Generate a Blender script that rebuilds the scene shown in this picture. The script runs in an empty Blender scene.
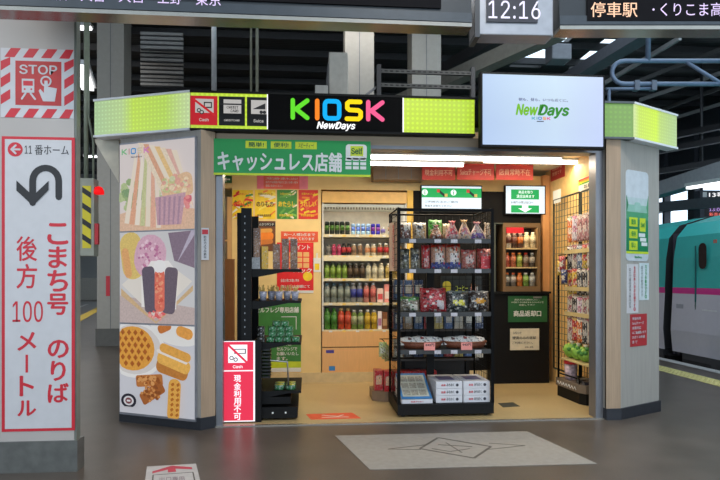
import bpy, bmesh, math, random
from mathutils import Vector, Matrix
rnd = random.Random(7)
SC = bpy.context.scene
COL = SC.collection
# ------------------------------------------------------------------ camera frame
F = 600.0; CX = 360.0; HY = 278.0; YAW = math.radians(4.9)
CAM = Vector((0.7875, -5.156, 1.25))
FW = Vector((math.sin(YAW), math.cos(YAW), 0)); RT = Vector((math.cos(YAW), -math.sin(YAW), 0))
def ray(px, py): return FW + RT * ((px - CX) / F) + Vector((0, 0, 1)) * ((HY - py) / F)
def onY(px, py, y):
    d = ray(px, py); return CAM + d * ((y - CAM.y) / d.y)
def onX(px, py, x):
    d = ray(px, py); return CAM + d * ((x - CAM.x) / d.x)
def onZ(px, py, z=0.0):
    d = ray(px, py); return CAM + d * ((z - CAM.z) / d.z)
def rect(x0, y0, x1, y1, y):
    cx, cy = (x0 + x1) / 2, (y0 + y1) / 2
    return onY(x0, cy, y).x, onY(x1, cy, y).x, onY(cx, y1, y).z, onY(cx, y0, y).z
cam = bpy.data.cameras.new('camera'); cam.sensor_width = 36; cam.lens = F * 36 / 720
cam.shift_y = (HY - 240) / 720; cam.clip_end = 200
co = bpy.data.objects.new('camera', cam); COL.objects.link(co)
co.location = CAM; co.rotation_euler = (math.pi / 2, 0, -YAW); SC.camera = co

# ------------------------------------------------------------------ materials
def lin(c):
    return tuple(((v / 255) / 12.92 if v / 255 <= .04045 else ((v / 255 + .055) / 1.055) ** 2.4) for v in c)
_M = {}
def M(c, rough=.55, metal=0, emit=0, noise=.08, scale=14, alpha=1, bump=0, stretch=None, spec=None):
    k = (c, rough, metal, emit, noise, scale, alpha, bump, stretch, spec)
    if k in _M: return _M[k]
    m = bpy.data.materials.new('finish'); m.use_nodes = True; nt = m.node_tree; N = nt.nodes; L = nt.links
    b = N['Principled BSDF']; l = lin(c)
    b.inputs['Roughness'].default_value = rough; b.inputs['Metallic'].default_value = metal
    if spec is not None: b.inputs['Specular IOR Level'].default_value = spec
    if emit:
        b.inputs['Base Color'].default_value = (l[0] * .3, l[1] * .3, l[2] * .3, 1)
        b.inputs['Emission Color'].default_value = (*l, 1); b.inputs['Emission Strength'].default_value = emit
        b.inputs['Specular IOR Level'].default_value = .2
        if noise > .09:
            tc = N.new('ShaderNodeTexCoord'); nz = N.new('ShaderNodeTexNoise'); rp = N.new('ShaderNodeValToRGB'); nz.inputs['Scale'].default_value = scale; nz.inputs['Detail'].default_value = 4
            L.new(tc.outputs['Object'], nz.inputs['Vector']); L.new(nz.outputs['Fac'], rp.inputs['Fac']); L.new(rp.outputs['Color'], b.inputs['Emission Color'])
            rp.color_ramp.elements[0].position = .3; rp.color_ramp.elements[1].position = .7
            rp.color_ramp.elements[0].color = (*[v * (1 - noise) for v in l], 1); rp.color_ramp.elements[1].color = (*[min(1, v * (1 + noise)) for v in l], 1)
    else:
        tc = N.new('ShaderNodeTexCoord'); mp = N.new('ShaderNodeMapping'); nz = N.new('ShaderNodeTexNoise')
        rp = N.new('ShaderNodeValToRGB'); nz.inputs['Scale'].default_value = scale; nz.inputs['Detail'].default_value = 3
        if stretch: mp.inputs['Scale'].default_value = stretch
        L.new(tc.outputs['Object'], mp.inputs['Vector']); L.new(mp.outputs['Vector'], nz.inputs['Vector'])
        L.new(nz.outputs['Fac'], rp.inputs['Fac']); L.new(rp.outputs['Color'], b.inputs['Base Color'])
        rp.color_ramp.elements[0].position = .3; rp.color_ramp.elements[1].position = .7
        rp.color_ramp.elements[0].color = (*[v * (1 - noise) for v in l], 1)
        rp.color_ramp.elements[1].color = (*[min(1, v * (1 + noise)) for v in l], 1)
        if bump:
            bp = N.new('ShaderNodeBump'); bp.inputs['Strength'].default_value = bump; bp.inputs['Distance'].default_value = .01
            L.new(nz.outputs['Fac'], bp.inputs['Height']); L.new(bp.outputs['Normal'], b.inputs['Normal'])
    if alpha < 1: b.inputs['Alpha'].default_value = alpha
    _M[k] = m; return m
def lightbox(stops, w, strength, pitch=.045, dot=.3, dim=.8):
    """backlit acrylic: printed colour ramp along local x with a grid of LED dots behind it"""
    m = bpy.data.materials.new('backlit_acrylic'); m.use_nodes = True; nt = m.node_tree; N = nt.nodes; L = nt.links
    b = N['Principled BSDF']; tc = N.new('ShaderNodeTexCoord'); sp = N.new('ShaderNodeSeparateXYZ')
    L.new(tc.outputs['Object'], sp.inputs[0])
    dv = N.new('ShaderNodeMath'); dv.operation = 'DIVIDE'; dv.inputs[1].default_value = w; L.new(sp.outputs['X'], dv.inputs[0])
    rp = N.new('ShaderNodeValToRGB'); L.new(dv.outputs[0], rp.inputs[0]); cr = rp.color_ramp
    cr.elements[0].position = stops[0][0]; cr.elements[0].color = (*lin(stops[0][1]), 1)
    cr.elements[1].position = stops[-1][0]; cr.elements[1].color = (*lin(stops[-1][1]), 1)
    for p, c in stops[1:-1]:
        e = cr.elements.new(p); e.color = (*lin(c), 1)
    def cell(o):
        a = N.new('ShaderNodeMath'); a.operation = 'DIVIDE'; a.inputs[1].default_value = pitch; L.new(o, a.inputs[0])
        f = N.new('ShaderNodeMath'); f.operation = 'FRACT'; L.new(a.outputs[0], f.inputs[0])
        s = N.new('ShaderNodeMath'); s.operation = 'SUBTRACT'; s.inputs[1].default_value = .5; L.new(f.outputs[0], s.inputs[0])
        q = N.new('ShaderNodeMath'); q.operation = 'MULTIPLY'; L.new(s.outputs[0], q.inputs[0]); L.new(s.outputs[0], q.inputs[1])
        return q.outputs[0]
    ad = N.new('ShaderNodeMath'); ad.operation = 'ADD'; L.new(cell(sp.outputs['X']), ad.inputs[0]); L.new(cell(sp.outputs['Z']), ad.inputs[1])
    mr = N.new('ShaderNodeMapRange'); mr.inputs['From Min'].default_value = (dot * .5) ** 2; mr.inputs['From Max'].default_value = dot ** 2
    mr.inputs['To Min'].default_value = strength; mr.inputs['To Max'].default_value = strength * dim
    L.new(ad.outputs[0], mr.inputs['Value'])
    L.new(rp.outputs[0], b.inputs['Emission Color']); L.new(mr.outputs[0], b.inputs['Emission Strength'])
    b.inputs['Base Color'].default_value = (.15, .2, .08, 1); b.inputs['Roughness'].default_value = .25
    return m

# ------------------------------------------------------------------ mesh builder
class MB:
    def __init__(s): s.v = []; s.f = []; s.mi = []; s.mats = []; s.sm = []
    def m(s, mat):
        if mat not in s.mats: s.mats.append(mat)
        return s.mats.index(mat)
    def add(s, vs, fs, mat, smooth=False):
        o = len(s.v); s.v += [tuple(v) for v in vs]; i = s.m(mat)
        for f in fs: s.f.append([o + k for k in f]); s.mi.append(i); s.sm.append(smooth)
        return s
    def box(s, x0, x1, y0, y1, z0, z1, mat):
        x0, x1 = sorted((x0, x1)); y0, y1 = sorted((y0, y1)); z0, z1 = sorted((z0, z1))
        vs = [(x, y, z) for z in (z0, z1) for y in (y0, y1) for x in (x0, x1)]
        return s.add(vs, [(0, 2, 3, 1), (4, 5, 7, 6), (0, 1, 5, 4), (2, 6, 7, 3), (0, 4, 6, 2), (1, 3, 7, 5)], mat)
    def prism(s, pts, z0, z1, mat):
        """vertical prism over a footprint (counter-clockwise)"""
        n = len(pts); vs = [(p[0], p[1], z0) for p in pts] + [(p[0], p[1], z1) for p in pts]
        fs = [tuple(range(n - 1, -1, -1)), tuple(range(n, 2 * n))] + [(i, (i + 1) % n, n + (i + 1) % n, n + i) for i in range(n)]
        return s.add(vs, fs, mat)
    def plate(s, pts, y, t, mat):
        """polygon in the x-z plane with its face at y and thickness t towards +y"""
        a = sum(pts[i][0] * pts[(i + 1) % len(pts)][1] - pts[(i + 1) % len(pts)][0] * pts[i][1] for i in range(len(pts)))
        if a < 0: pts = pts[::-1]
        n = len(pts); vs = [(p[0], y, p[1]) for p in pts] + [(p[0], y + t, p[1]) for p in pts]
        fs = [tuple(range(n)), tuple(range(2 * n - 1, n - 1, -1))] + [(i, n + i, n + (i + 1) % n, (i + 1) % n) for i in range(n)]
        return s.add(vs, fs, mat)
    def tube(s, pts, r, mat, n=8, closed=False):
        P = [Vector(p) for p in pts]; o = len(s.v); vs = []; up0 = None
        m = len(P)
        for i, p in enumerate(P):
            a = P[i - 1] if (i > 0 or closed) else P[i]; b = P[(i + 1) % m] if (i < m - 1 or closed) else P[i]
            d = (b - a).normalized()
            if up0 is None: up0 = Vector((0, 0, 1)) if abs(d.z) < .9 else Vector((1, 0, 0))
            sd = d.cross(up0).normalized(); up = sd.cross(d).normalized(); up0 = up
            for k in range(n):
                t = 2 * math.pi * k / n; vs.append(p + sd * math.cos(t) * r + up * math.sin(t) * r)
        fs = []
        for i in range(m if closed else m - 1):
            j = (i + 1) % m
            for k in range(n): fs.append((i * n + k, i * n + (k + 1) % n, j * n + (k + 1) % n, j * n + k))
        if not closed: fs += [tuple(range(n - 1, -1, -1)), tuple(range((m - 1) * n, m * n))]
        return s.add(vs, fs, mat, True)
    def lathe(s, prof, mat, n=14, c=(0, 0, 0), sx=1, sy=1):
        vs = []; fs = []
        for r, z in prof:
            for k in range(n):
                t = 2 * math.pi * k / n; vs.append((c[0] + math.cos(t) * r * sx, c[1] + math.sin(t) * r * sy, c[2] + z))
        for i in range(len(prof) - 1):
            for k in range(n): fs.append((i * n + k, i * n + (k + 1) % n, (i + 1) * n + (k + 1) % n, (i + 1) * n + k))
        fs += [tuple(range(n - 1, -1, -1)), tuple(range((len(prof) - 1) * n, len(prof) * n))]
        return s.add(vs, fs, mat, True)
    def data(s):
        me = bpy.data.meshes.new('mesh'); me.from_pydata(s.v, [], s.f)
        for m in s.mats: me.materials.append(m)
        me.polygons.foreach_set('material_index', s.mi); me.polygons.foreach_set('use_smooth', s.sm)
        me.update(); return me
    def build(s, name, parent=None, loc=(0, 0, 0), rz=0, label=None, cat=None, group=None, kind=None, bevel=0):
        return link(name, s.data(), parent, loc, rz, label, cat, group, kind, bevel)
def link(name, data, parent=None, loc=(0, 0, 0), rz=0, label=None, cat=None, group=None, kind=None, bevel=0):
    o = bpy.data.objects.new(name, data); COL.objects.link(o); o.location = loc; o.rotation_euler = (0, 0, rz)
    if parent: o.parent = parent
    if label: o['label'] = label
    if cat: o['category'] = cat
    if group: o['group'] = group
    if kind: o['kind'] = kind
    if bevel:
        b = o.modifiers.new('bevel', 'BEVEL'); b.width = bevel; b.segments = 2; b.limit_method = 'ANGLE'
    return o
def thing(name, label, cat, loc=(0, 0, 0), rz=0, group=None):
    return link(name, None, None, loc, rz, label, cat, group)
def struct(name, mb, loc=(0, 0, 0), rz=0, label=None): return mb.build(name, None, loc, rz, label, kind='structure')
ORD = ['first', 'second', 'third', 'fourth', 'fifth', 'sixth', 'seventh', 'eighth', 'ninth', 'tenth', 'eleventh', 'twelfth', 'thirteenth', 'fourteenth', 'fifteenth']

# ------------------------------------------------------------------ lettering
_T = {}
FONT = None
try:
    import os
    FONT = bpy.data.fonts.load(os.path.join(bpy.utils.resource_path('LOCAL'), 'datafiles', 'fonts', 'Inter.woff2'))
except Exception: FONT = None
def text_raw(s, bold, shear, space):
    bold = 0; k = (s, bold, shear, space)
    if k not in _T:
        cu = bpy.data.curves.new('lettering', 'FONT'); cu.body = s; cu.offset = bold; cu.shear = shear
        cu.space_character = space; cu.resolution_u = 3; cu.size = 1; cu.offset = 0
        if FONT and s.isascii(): cu.font = FONT
        ob = bpy.data.objects.new('tmp', cu); COL.objects.link(ob)
        bpy.context.view_layer.update()
        me = bpy.data.meshes.new_from_object(ob.evaluated_get(bpy.context.evaluated_depsgraph_get()))
        vs = [tuple(v.co[:2]) for v in me.vertices]; fs = [tuple(p.vertices) for p in me.polygons]
        bpy.data.objects.remove(ob); bpy.data.curves.remove(cu); bpy.data.meshes.remove(me)
        _T[k] = (vs, fs)
    return _T[k]
def text(mb, s, x0, x1, z0, z1, y, mat, bold=.012, shear=0, space=1, fit=True, align='c'):
    """letters in the x-z plane, face at y, fitted into the box x0..x1, z0..z1"""
    vs, fs = text_raw(s, bold, shear, space)
    if not vs: return
    ax, bx = min(v[0] for v in vs), max(v[0] for v in vs); ay, by = min(v[1] for v in vs), max(v[1] for v in vs)
    kx, ky = (x1 - x0) / max(bx - ax, 1e-6), (z1 - z0) / max(by - ay, 1e-6)
    if not fit:
        k = min(kx, ky); ox = (x0 + x1) / 2 - k * (ax + bx) / 2 if align == 'c' else x0 - k * ax
        kx = ky = k; oz = (z0 + z1) / 2 - k * (ay + by) / 2
    else: ox = x0 - kx * ax; oz = z0 - ky * ay
    # heavier strokes: the glyphs are laid again a hair to each side, each on its own level
    offs = [(0, 0)] + ([(-1, 0), (1, 0), (0, -1), (0, 1)] if bold >= .02 else [(-.6, 0), (.6, 0)] if bold >= .01 else [])
    for i, (a, b) in enumerate(offs):
        dx, dz = a * max(bold, .012) * .8 * kx, b * max(bold, .012) * .6 * ky
        mb.add([(ox + v[0] * kx + dx, y - i * .00012, oz + v[1] * ky + dz) for v in vs], [f for f in fs], mat)
def vtext(mb, s, xc, w, z1, z0, y, mat, bold=.02):
    n = len(s); h = (z1 - z0) / n
    for i, ch in enumerate(s):
        if ch == ' ': continue
        if ch == 'ー':
            mb.box(xc - w * .07, xc + w * .07, y, y + .001, z1 - h * (i + .9), z1 - h * (i + .1), mat); continue
        text(mb, ch, xc - w / 2, xc + w / 2, z1 - h * (i + .94), z1 - h * (i + .06), y, mat, bold, fit=ch in '金利用可不現後方号')
def disc(cx, cz, rx, rz=None, n=20, a0=0, a1=2 * math.pi):
    rz = rx if rz is None else rz
    return [(cx + rx * math.cos(a0 + (a1 - a0) * i / n), cz + rz * math.sin(a0 + (a1 - a0) * i / n)) for i in range(n if a1 - a0 > 6.2 else n + 1)]
def R(x0, x1, z0, z1): return [(x0, z0), (x1, z0), (x1, z1), (x0, z1)]
def cap(x0, z0, x1, z1, r, n=6):
    """stroke with rounded ends"""
    a = math.atan2(z1 - z0, x1 - x0); p = []
    for i in range(n + 1): t = a - math.pi / 2 + math.pi * i / n; p.append((x1 + r * math.cos(t), z1 + r * math.sin(t)))
    for i in range(n + 1): t = a + math.pi / 2 + math.pi * i / n; p.append((x0 + r * math.cos(t), z0 + r * math.sin(t)))
    return p
def stroke(mb, pts, r, y, mat, t=.004):
    for i, (a, b) in enumerate(zip(pts, pts[1:])): mb.plate(cap(*a, *b, r), y - i * .00015, t, mat)

# common colours
BLK = M((13, 13, 14), .6, spec=.25); BLKM = M((14, 14, 15), .6, noise=.03); STEEL = M((150, 152, 155), .35, .7, noise=.04)
WHITE = M((225, 225, 222), .5, noise=.03); GREY = M((120, 120, 122), .5); RED = M((205, 35, 45), .45); DARK = M((40, 41, 44), .5)
CREAM = M((236, 205, 140), .6, noise=.05, scale=6); LOGGREY = M((166, 160, 152), .55, noise=.06, scale=5, stretch=(8, 8, .6))
WOODF = M((172, 146, 120), .5, noise=.10, scale=6, stretch=(12, 12, .5)); GRN = M((16, 150, 72), .45, noise=.03); YEL = M((235, 215, 40), .5, noise=.03)
EW = M((255, 255, 255), emit=1.0); INK = M((35, 33, 35), .5)

# ================================================================== SETTING
floorm = bpy.data.materials.new('asphalt'); floorm.use_nodes = True
def _floor(m, c1, c2, rough, sc=3):
    N = m.node_tree.nodes; L = m.node_tree.links; b = N['Principled BSDF']; tc = N.new('ShaderNodeTexCoord')
    n1 = N.new('ShaderNodeTexNoise'); n1.inputs['Scale'].default_value = sc; n1.inputs['Detail'].default_value = 8
    n2 = N.new('ShaderNodeTexNoise'); n2.inputs['Scale'].default_value = 90
    mx = N.new('ShaderNodeMath'); mx.operation = 'ADD'; md = N.new('ShaderNodeMath'); md.operation = 'MULTIPLY'; md.inputs[1].default_value = .5
    L.new(tc.outputs['Object'], n1.inputs['Vector']); L.new(tc.outputs['Object'], n2.inputs['Vector'])
    L.new(n1.outputs['Fac'], mx.inputs[0]); L.new(n2.outputs['Fac'], mx.inputs[1]); L.new(mx.outputs[0], md.inputs[0])
    rp = N.new('ShaderNodeValToRGB'); rp.color_ramp.elements[0].position = .35; rp.color_ramp.elements[1].position = .65
    rp.color_ramp.elements[0].color = (*lin(c1), 1); rp.color_ramp.elements[1].color = (*lin(c2), 1)
    L.new(md.outputs[0], rp.inputs[0]); L.new(rp.outputs[0], b.inputs['Base Color'])
    b.inputs['Roughness'].default_value = rough
    bp = N.new('ShaderNodeBump'); bp.inputs['Strength'].default_value = .15; bp.inputs['Distance'].default_value = .004
    L.new(n2.outputs['Fac'], bp.inputs['Height']); L.new(bp.outputs['Normal'], b.inputs['Normal'])
_floor(floorm, (75, 67, 60), (95, 86, 78), .34)
struct('floor', MB().box(-14, 6.3, -9, 45, -1.1, 0, floorm))
kf = bpy.data.materials.new('vinyl'); kf.use_nodes = True; _floor(kf, (176, 152, 108), (192, 168, 122), .3, 1.5)
GL = onZ(216, 427); 
fl = [(-.02, -.005), (3.46, -.005), (3.9, .35), (3.9, 3.0), (-.8, 3.0), (-.8, .3)]
struct('floor_kiosk', MB().prism(fl, .001, .006, kf))
struct('trim_1', MB().box(0.0, 3.42, -.05, -.006, .0, .008, M((170, 165, 155), .25, .6)), label='metal threshold strip')
# platform markings
def ground_strip(name, pts, mat, label, z=.003):
    return struct(name, MB().prism(pts, .0005, z, mat), label=label)
u0, u1 = onZ(720, 384).x, onZ(720, 378).x
tact = MB(); tact.box(5.5, 5.78, -6, 40, .0005, .004, M((205, 195, 130), .6))
for i in range(150):
    for q in (0, 1, 2, 3): tact.box(5.52 + q * .065, 5.55 + q * .065, -1 + i * .08, -.955 + i * .08, .004, .009, M((215, 205, 140), .6))
tact.build('trim_2', kind='structure', label='yellow tactile paving strip')
struct('trim_3', MB().box(6.14, 6.3, -6, 40, .0005, .004, M((190, 190, 188), .6)), label='pale platform edge strip')
a, b = onZ(0, 361), onZ(100, 308); d = (b - a).normalized(); nrm = Vector((-d.y, d.x, 0)) * .16
a2 = a - d * .8; b2 = b + d * 4
struct('trim_4', MB().prism([tuple(a2 + nrm), tuple(a2 - nrm), tuple(b2 - nrm), tuple(b2 + nrm)][::-1], .0005, .006, M((225, 195, 80), .6)), label='yellow tactile line')
off = Vector((d.y, -d.x, 0)) * -.9
struct('trim_5', MB().prism([tuple(a2 + off + nrm * .5), tuple(a2 + off - nrm * .5), tuple(b2 + off - nrm * .5), tuple(b2 + off + nrm * .5)][::-1], .0005, .005, M((200, 200, 198), .6)), label='white floor line')
# track bed and far side
struct('floor_track', MB().box(6.3, 16, -9, 45, -1.5, -1.1, M((60, 57, 54), .9, noise=.25, scale=20)))
struct('floor_far_platform', MB().box(10.2, 12.6, -9, 45, -1.1, -.0, M((95, 95, 95), .8)))

# ---- kiosk shell (footprint from the pillars)
A = onZ(121, 421); B = onZ(201, 430); Cc = onZ(215, 427.5)
D1 = onZ(606, 420); E = onZ(620.5, 419.5); Fp = onZ(659, 411)
SK = M((42, 44, 50), .4); 
HZ0, HZ1 = 2.36, 2.47
def shell(name, pts, mat, z0, z1): return struct(name, MB().prism([(p[0], p[1]) for p in pts], z0, z1, mat))
BK = 2.9
pl = [(A.x, A.y), (B.x, B.y), (Cc.x, Cc.y), (Cc.x, Cc.y + .12), (A.x + .1, A.y + .12), (A.x + .1, BK), (A.x, BK)]
mb = MB(); mb.prism(pl, .1, HZ1, LOGGREY); struct('wall_left', mb)
mb = MB(); mb.prism([(B.x - .0, B.y - .003), (Cc.x + .001, Cc.y - .003), (Cc.x + .001, Cc.y + .1), (B.x, B.y + .1)], .1, HZ1, WOODF); struct('trim_6', mb)
q = .012
mb = MB(); mb.prism([(A.x - q, A.y - q), (B.x, B.y - q * 1.5), (Cc.x + .002, Cc.y - q), (Cc.x + .002, Cc.y + .1), (A.x - q, A.y + .12)], 0, .1, SK); struct('baseboard_left', mb)
pr = [(D1.x, D1.y), (E.x, E.y), (Fp.x, Fp.y), (Fp.x, BK), (Fp.x - .08, BK), (Fp.x - .08, Fp.y + .06), (D1.x, D1.y + .14)]
mb = MB(); mb.prism(pr, .1, HZ1, LOGGREY); struct('wall_right', mb)
mb = MB(); mb.prism([(D1.x, D1.y - .003), (E.x, E.y - .003), (E.x, E.y + .02), (D1.x, D1.y + .02)], .1, HZ1, WOODF); struct('trim_7', mb)
mb = MB(); mb.prism([(D1.x, D1.y - q), (E.x, E.y - q * 1.4), (Fp.x + q, Fp.y - q), (Fp.x + q, Fp.y + .3), (D1.x, D1.y + .13)], 0, .1, SK); struct('baseboard_right', mb)
# aluminium opening frame
fr = M((128, 128, 132), .35, .5, noise=.04)
struct('trim_8', MB().box(Cc.x + .004, Cc.x + .06, -.03, .1, .008, HZ0, fr), label='aluminium jamb')
struct('trim_9', MB().box(D1.x - .07, D1.x - .002, -.03, .1, .008, HZ0, fr), label='aluminium jamb')
struct('trim_10', MB().box(Cc.x + .004, D1.x - .002, -.03, .12, HZ0, HZ0 + .03, fr), label='aluminium head rail')
struct('wall_front', MB().box(Cc.x + .004, D1.x - .002, -.02, .12, HZ0 + .03, HZ1, M((160, 140, 115), .5, noise=.08, scale=5, stretch=(.6, 8, 8))), label='wood effect header')
YB = 1.97                                     # face of the back fittings
struct('ceiling_kiosk', MB().prism([(A.x + .1, A.y + .13), (Cc.x, .125), (D1.x, .125), (Fp.x - .08, Fp.y + .07), (Fp.x - .08, BK), (A.x + .1, BK)], 2.56, 2.6, M((235, 225, 200), .7)))
struct('wall_back', MB().box(A.x + .1, Fp.x - .08, BK - .08, BK, .006, 2.56, CREAM))
struct('ceiling_top', MB().prism([(A.x, A.y), (B.x, B.y + .13), (Cc.x, .0), (D1.x, -.02), (E.x, E.y), (Fp.x, Fp.y), (Fp.x, BK), (A.x, BK)], 2.62, 2.76, BLKM), label='kiosk roof slab')
xs0 = onY(322, 280, YB).x; xs1 = onY(413, 280, YB).x; xb1 = onY(541, 280, YB).x; xw0 = onY(232, 280, YB).x
struct('wall_partition', MB().box(xw0, xs0 - .01, YB, YB + .1, .13, 2.50, CREAM), label='cream partition')
plinth = M((214, 190, 142), .5)
struct('baseboard_back', MB().box(A.x + .1, onY(553, 380, YB).x, YB - .02, YB + .5, .006, .13, plinth))
struct('wall_black', MB().box(xs1 + .01, xb1, YB, YB + .12, .13, 2.30, M((13, 12, 12), .65, spec=.2)), label='black back wall')
struct('trim_11', MB().box(A.x + .1, xb1 + .07, YB + .01, YB + .13, 2.301, 2.50, CREAM), label='cream bulkhead')
struct('trim_12', MB().box(xb1 + .002, onY(548, 280, YB).x, YB - .05, YB + .12, .13, 2.50, M((225, 165, 105), .5, stretch=(9, 9, .5))), label='timber post')
XR = 3.72
struct('wall_inner', MB().box(XR, XR + .03, .16, YB + .1, .006, 2.56, M((238, 198, 130), .6)), label='inner cream side wall')
xg = onY(413, 200, YB).x
struct('trim_13', MB().box(onY(407, 200, YB).x, xg, YB - .012, YB + .0, .13, 2.30, M((235, 190, 80), .5)), label='yellow strip')
# left: timber cupboard with glass doors, brown bin panel
t = thing('glass_cabinet', 'pale timber cupboard with two narrow glass panes beside the black wall shelving', 'cabinet', (0, YB, 0))
x0, x1, z0, z1 = rect(212, 193, 232, 345, YB); x0 -= .3
MB().box(x0, x1 - .002, 0, .35, .13, 2.2, M((214, 170, 115), .5, stretch=(9, 9, .5))).build('body', t)
for (a_, b_) in ((198, 238), (243, 262)):
    r_ = rect(219, a_, 226, b_, YB); m = MB(); m.box(r_[0] - .015, r_[1] + .015, -.012, -.001, r_[2] - .02, r_[3] + .02, M((110, 90, 75), .4))
    f_ = m.build('door', t); MB().box(r_[0], r_[1], -.018, -.013, r_[2], r_[3], M((120, 120, 105), .08, noise=.5, scale=9)).build('pane', f_)
r_ = rect(219, 259, 234, 345, YB - .1)
MB().box(r_[0] - .1, r_[1], YB - .1, YB - .03, .006, r_[3], M((128, 84, 48), .5, noise=.15, stretch=(6, 6, .7))).build('cupboard_panel', label='dark brown low panel standing before the pale timber cupboard', cat='panel')

# ---- station roof
RZ = 6.3
corr = bpy.data.materials.new('corrugated'); corr.use_nodes = True
N = corr.node_tree.nodes; L = corr.node_tree.links
tc = N.new('ShaderNodeTexCoord'); wv = N.new('ShaderNodeTexWave'); wv.bands_direction = 'Y'; wv.inputs['Scale'].default_value = 3.2
rp = N.new('ShaderNodeValToRGB'); rp.color_ramp.elements[0].color = (.02, .02, .02, 1); rp.color_ramp.elements[1].color = (.06, .06, .06, 1)
L.new(tc.outputs['Object'], wv.inputs['Vector']); L.new(wv.outputs['Fac'], rp.inputs[0]); L.new(rp.outputs[0], N['Principled BSDF'].inputs['Base Color'])
bp = N.new('ShaderNodeBump'); L.new(wv.outputs['Fac'], bp.inputs['Height']); L.new(bp.outputs['Normal'], N['Principled BSDF'].inputs['Normal'])
gp = onZ(528, 58, RZ); gq = onZ(558, 44, RZ)
mb = MB(); GA, GB = gp.y - 1.2, gp.y + .6
mb.box(-8, 3.7, -9, 5.1, RZ, RZ + .1, corr); mb.box(-14, -8, -9, -2, RZ, RZ + .1, corr); mb.box(9.5, 14, -9, 5.1, RZ, RZ + .1, corr); mb.box(-14, 14, 5.1, GA, RZ, RZ + .1, corr); mb.box(-14, 14, GB, 45, RZ, RZ + .1, corr)  # side gaps out of view are shaped to let extra daylight in
gx0, gx1, hx0, hx1 = [onZ(q_, 51, RZ).x for q_ in (524, 558, 590, 632)]
mb.box(-14, gx0, GA, GB, RZ, RZ + .1, corr); mb.box(gx1, hx0, GA, GB, RZ, RZ + .1, corr); mb.box(hx1, 14, GA, GB, RZ, RZ + .1, corr)
struct('ceiling', mb)
beamm = M((50, 50, 52), .6); paleb = M((150, 145, 135), .6)
for i in range(22):
    y = 1.5 + i * .95 if i < 14 else 15 + (i - 14) * 3
    struct('ceiling_beam', MB().box(-14, 12 if y > 5.1 else 3.6, y, y + .1, 6.14, 6.28, beamm))
def beam(p, q, w, h, mat, name='ceiling_beam', label=None):
    d = (q - p); L_ = d.length; ang = math.atan2(d.y, d.x); tilt = math.asin(max(-1, min(1, d.z / L_)))
    m = MB().box(0, L_, -w / 2, w / 2, -h / 2, h / 2, mat)
    o = struct(name, m, p, 0, label); o.rotation_euler = (0, -tilt, ang); return o
beam(onZ(395, 104, 4.9), onZ(560, 30, 4.9), .24, .24, paleb)
beam(onZ(435, 75, 5.3), onZ(500, 36, 5.3), .16, .2, beamm)
beam(onZ(560, 85, 5.2), onZ(650, 30, 5.2), .3, .2, M((95, 98, 105), .6))
for (x0_, y0_, x1_, y1_, c) in ((590, 92, 680, 38, 150), (600, 96, 740, 42, 60), (640, 100, 760, 60, 140), (640, 118, 780, 66, 70), (655, 124, 760, 92, 150), (650, 150, 780, 104, 60), (650, 160, 760, 128, 120), (640, 170, 780, 140, 50)):
    beam(onZ(x0_, y0_, 5.7), onZ(x1_, y1_, 5.7), .06, .08, M((c, c, c), .6))
# louvre panels seen in the roof left of the kiosk
for i in range(4):
    p = onZ(141, 34 + i * 13, 5.8); q_ = onZ(183, 34 + i * 13, 5.8); m = MB()
    m.box(p.x, q_.x, p.y - .02, p.y + .02, 5.5, 5.85, DARK)
    for k in range(4): m.box(p.x, q_.x, p.y - .05, p.y - .02, 5.52 + k * .085, 5.57 + k * .085, M((150, 148, 145), .5))
    m.build('ventilation_louvre', label='dark slatted louvre panel under the roof, %s from the top of its column' % ORD[i], cat='louvre', group='louvres beneath the station roof')
# far station wall on the right with open daylight windows
mb = MB(); wl = M((52, 55, 62), .6); XW = 12.6
def wz(py): return onX(700, py, XW).z
ztop, zm2, zm1, zb = 6.3, wz(188), wz(200), wz(226)
mb.box(XW, XW + .2, -9, 45, zm2 + .15, ztop, wl); mb.box(XW - .1, XW + .2, -9, 45, wz(205), wz(199), wl); mb.box(XW, XW + .2, -9, 45, -1.1, wz(228), wl)
struct('wall_far', mb)
for i in range(26):
    yy = -8 + i * 1.55
    struct('trim_%d' % (20 + i), MB().box(XW - .12, XW + .1, yy, yy + (.34 if i % 2 else .12), wz(228), ztop - .5, wl), label='window mullion')
wallback = MB().box(-14, XW, 44.5, 45, -1.1, 6.3, M((70, 72, 74), .8)); struct('wall_end', wallback)
struct('wall_platform_left', MB().box(-15.2, -15, -9, 45, -1.1, 6.3, M((165, 165, 162), .8)))

# ---- white columns of the station
def column(px0, px1, base_y, label, depth=.45, pyb=None, y=None):
    if y is None: g = onZ((px0 + px1) / 2, base_y); y = g.y
    a_ = onY(px0, 250, y).x; b_ = onY(px1, 250, y).x
    t = thing('station_column', label, 'column', ((a_ + b_) / 2, y, 0)); w = (b_ - a_) / 2
    m = MB().box(-w, w, 0, depth, .32, RZ - .02, M((168, 162, 152), .5, noise=.04)); m.box(-.006, .006, -.004, 0, .32, RZ - .02, GREY); m.build('shaft', t)
    MB().box(-w - .02, w + .02, -.02, depth + .02, 0, .32, M((95, 92, 86), .5)).build('base', t)
    return t
column(97, 124, 346, 'white square station column behind the left food poster panel')
column(412, 441, 0, 'white square station column rising behind the kiosk sign', y=4.2)
column(345, 374, 0, 'grey white column rising behind the middle of the kiosk roof beside the air conditioner', y=3.6)

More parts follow.
